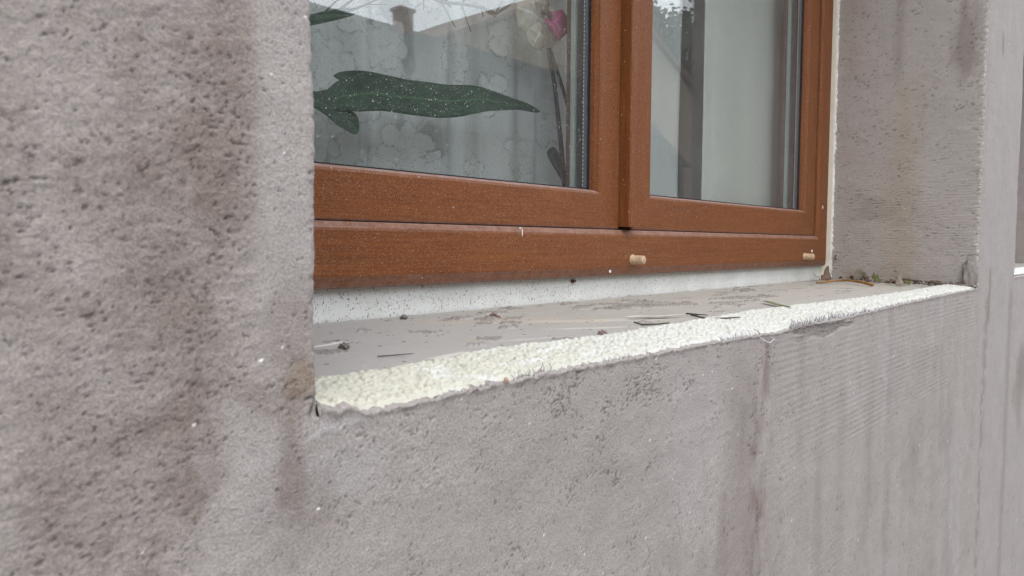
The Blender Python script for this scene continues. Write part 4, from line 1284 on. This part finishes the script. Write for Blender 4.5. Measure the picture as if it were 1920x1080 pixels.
# mortar grit heaped at the foot of the far reveal
gx = []
for k in range(46):
    y = random.uniform(.0, .29); x = 1.818 + .10 * y - abs(random.gauss(0, .010)) - .003
    gx.append((x, y, random.uniform(.002, .0055)))
allv, allf = [], []
m = MB()
for (x, y, r) in gx:
    bm = bmesh.new(); bmesh.ops.create_icosphere(bm, subdivisions=2, radius=r)
    vs_ = [v.co * random.uniform(.75, 1.2) for v in bm.verts]; fs = [tuple(v.index for v in f.verts) for f in bm.faces]
    z0 = sill_z(x, y) + r * .3
    m.add([(v.x * 1.2 + x, v.y * 1.2 + y, v.z * .7 + z0) for v in vs_], fs); bm.free()
for k in range(60):                                   # torn leaf scraps and stalks among the grit
    y = random.uniform(.03, .29); x = 1.812 + .10 * y - abs(random.gauss(0, .022)) - .004
    c = Vector((x, y, sill_z(x, y) + random.uniform(.002, .009)))
    d1 = Vector((random.gauss(0, 1), random.gauss(0, 1), random.gauss(0, .5))).normalized() * random.uniform(.003, .009)
    d2 = d1.cross(Vector((random.gauss(0, .5), random.gauss(0, .5), 1))).normalized() * random.uniform(.0015, .005)
    up_ = Vector((0, 0, random.uniform(.001, .004)))
    k0 = [c - d1, c - d1 * .3 - d2, c - d1 * .2 + up_, c - d1 * .3 + d2, c + d1 * .4 - d2 * .8, c + d1 * .5 + up_ * .7, c + d1 * .4 + d2 * .9, c + d1]
    fz = [(0, 1, 2), (0, 2, 3), (1, 4, 5, 2), (2, 5, 6, 3), (4, 7, 5), (5, 7, 6)]
    lo_ = [v - Vector((0, 0, .0005)) for v in k0]
    m.add(k0 + lo_, fz + [tuple(8 + i for i in reversed(f)) for f in fz], random.choice((1, 1, 2, 3)))
M['grit'] = plain_mat('grey_grit', (.12, .10, .085), .95, .2, .3, 150, .0006, c2=(.32, .29, .25))
tag(m.build('leaf_litter', [M['grit'], M['dry_brown'], M['dry_grey'], M['dark_twig']]), 'grey brown grit and leaf scraps gathered along the foot of the far reveal', 'leaf litter', None, 'stuff')
lump('pebble', (.352, -.0002, -.0878), (.0016, .0014, .0020), M['mortar_lump'], None, 77, (.38, .27, .21), 24, .4)
tag(bpy.data.objects['pebble'], 'tiny tan stone caught in the torn plaster edge below the foam', 'stone')

# small dark red bug on the white strip
M['bug'] = plain_mat('dark_red_shell', (.06, .012, .010), .35, .5, .3, 300)
bug = tag(empty('bug', (.858, .3335, -.053)), 'tiny dark red bug clinging to white strip under the frame', 'insect')
m = MB(); nn = 12
for (cx, rx, rz, ry) in ((.858, .0046, .0030, .0026), (.8638, .0020, .0018, .0016)):
    vs_ = []
    for i in range(7):
        ph = math.pi / 2 * i / 6
        vs_ += [(cx + rx * math.cos(ph) * math.cos(2 * math.pi * k / nn), .3335 - ry * math.sin(ph), -.053 + rz * math.cos(ph) * math.sin(2 * math.pi * k / nn)) for k in range(nn)]
    m.add(vs_, [(i * nn + k, i * nn + (k + 1) % nn, (i + 1) * nn + (k + 1) % nn, (i + 1) * nn + k) for i in range(6) for k in range(nn)])
m.build('body', M['bug'], bug, True)
for sx_ in (-1, 0, 1):
    for sz_ in (-1, 1):
        m = MB(); m.tube([(.858 + sx_ * .002, .3325, -.053 + sz_ * .002), (.858 + sx_ * .0045, .3318, -.053 + sz_ * .0042), (.858 + sx_ * .0055, .3333, -.053 + sz_ * .0056)], .00022, 4); m.build('leg', M['bug'], bug)
print('scene built', len(bpy.data.objects))
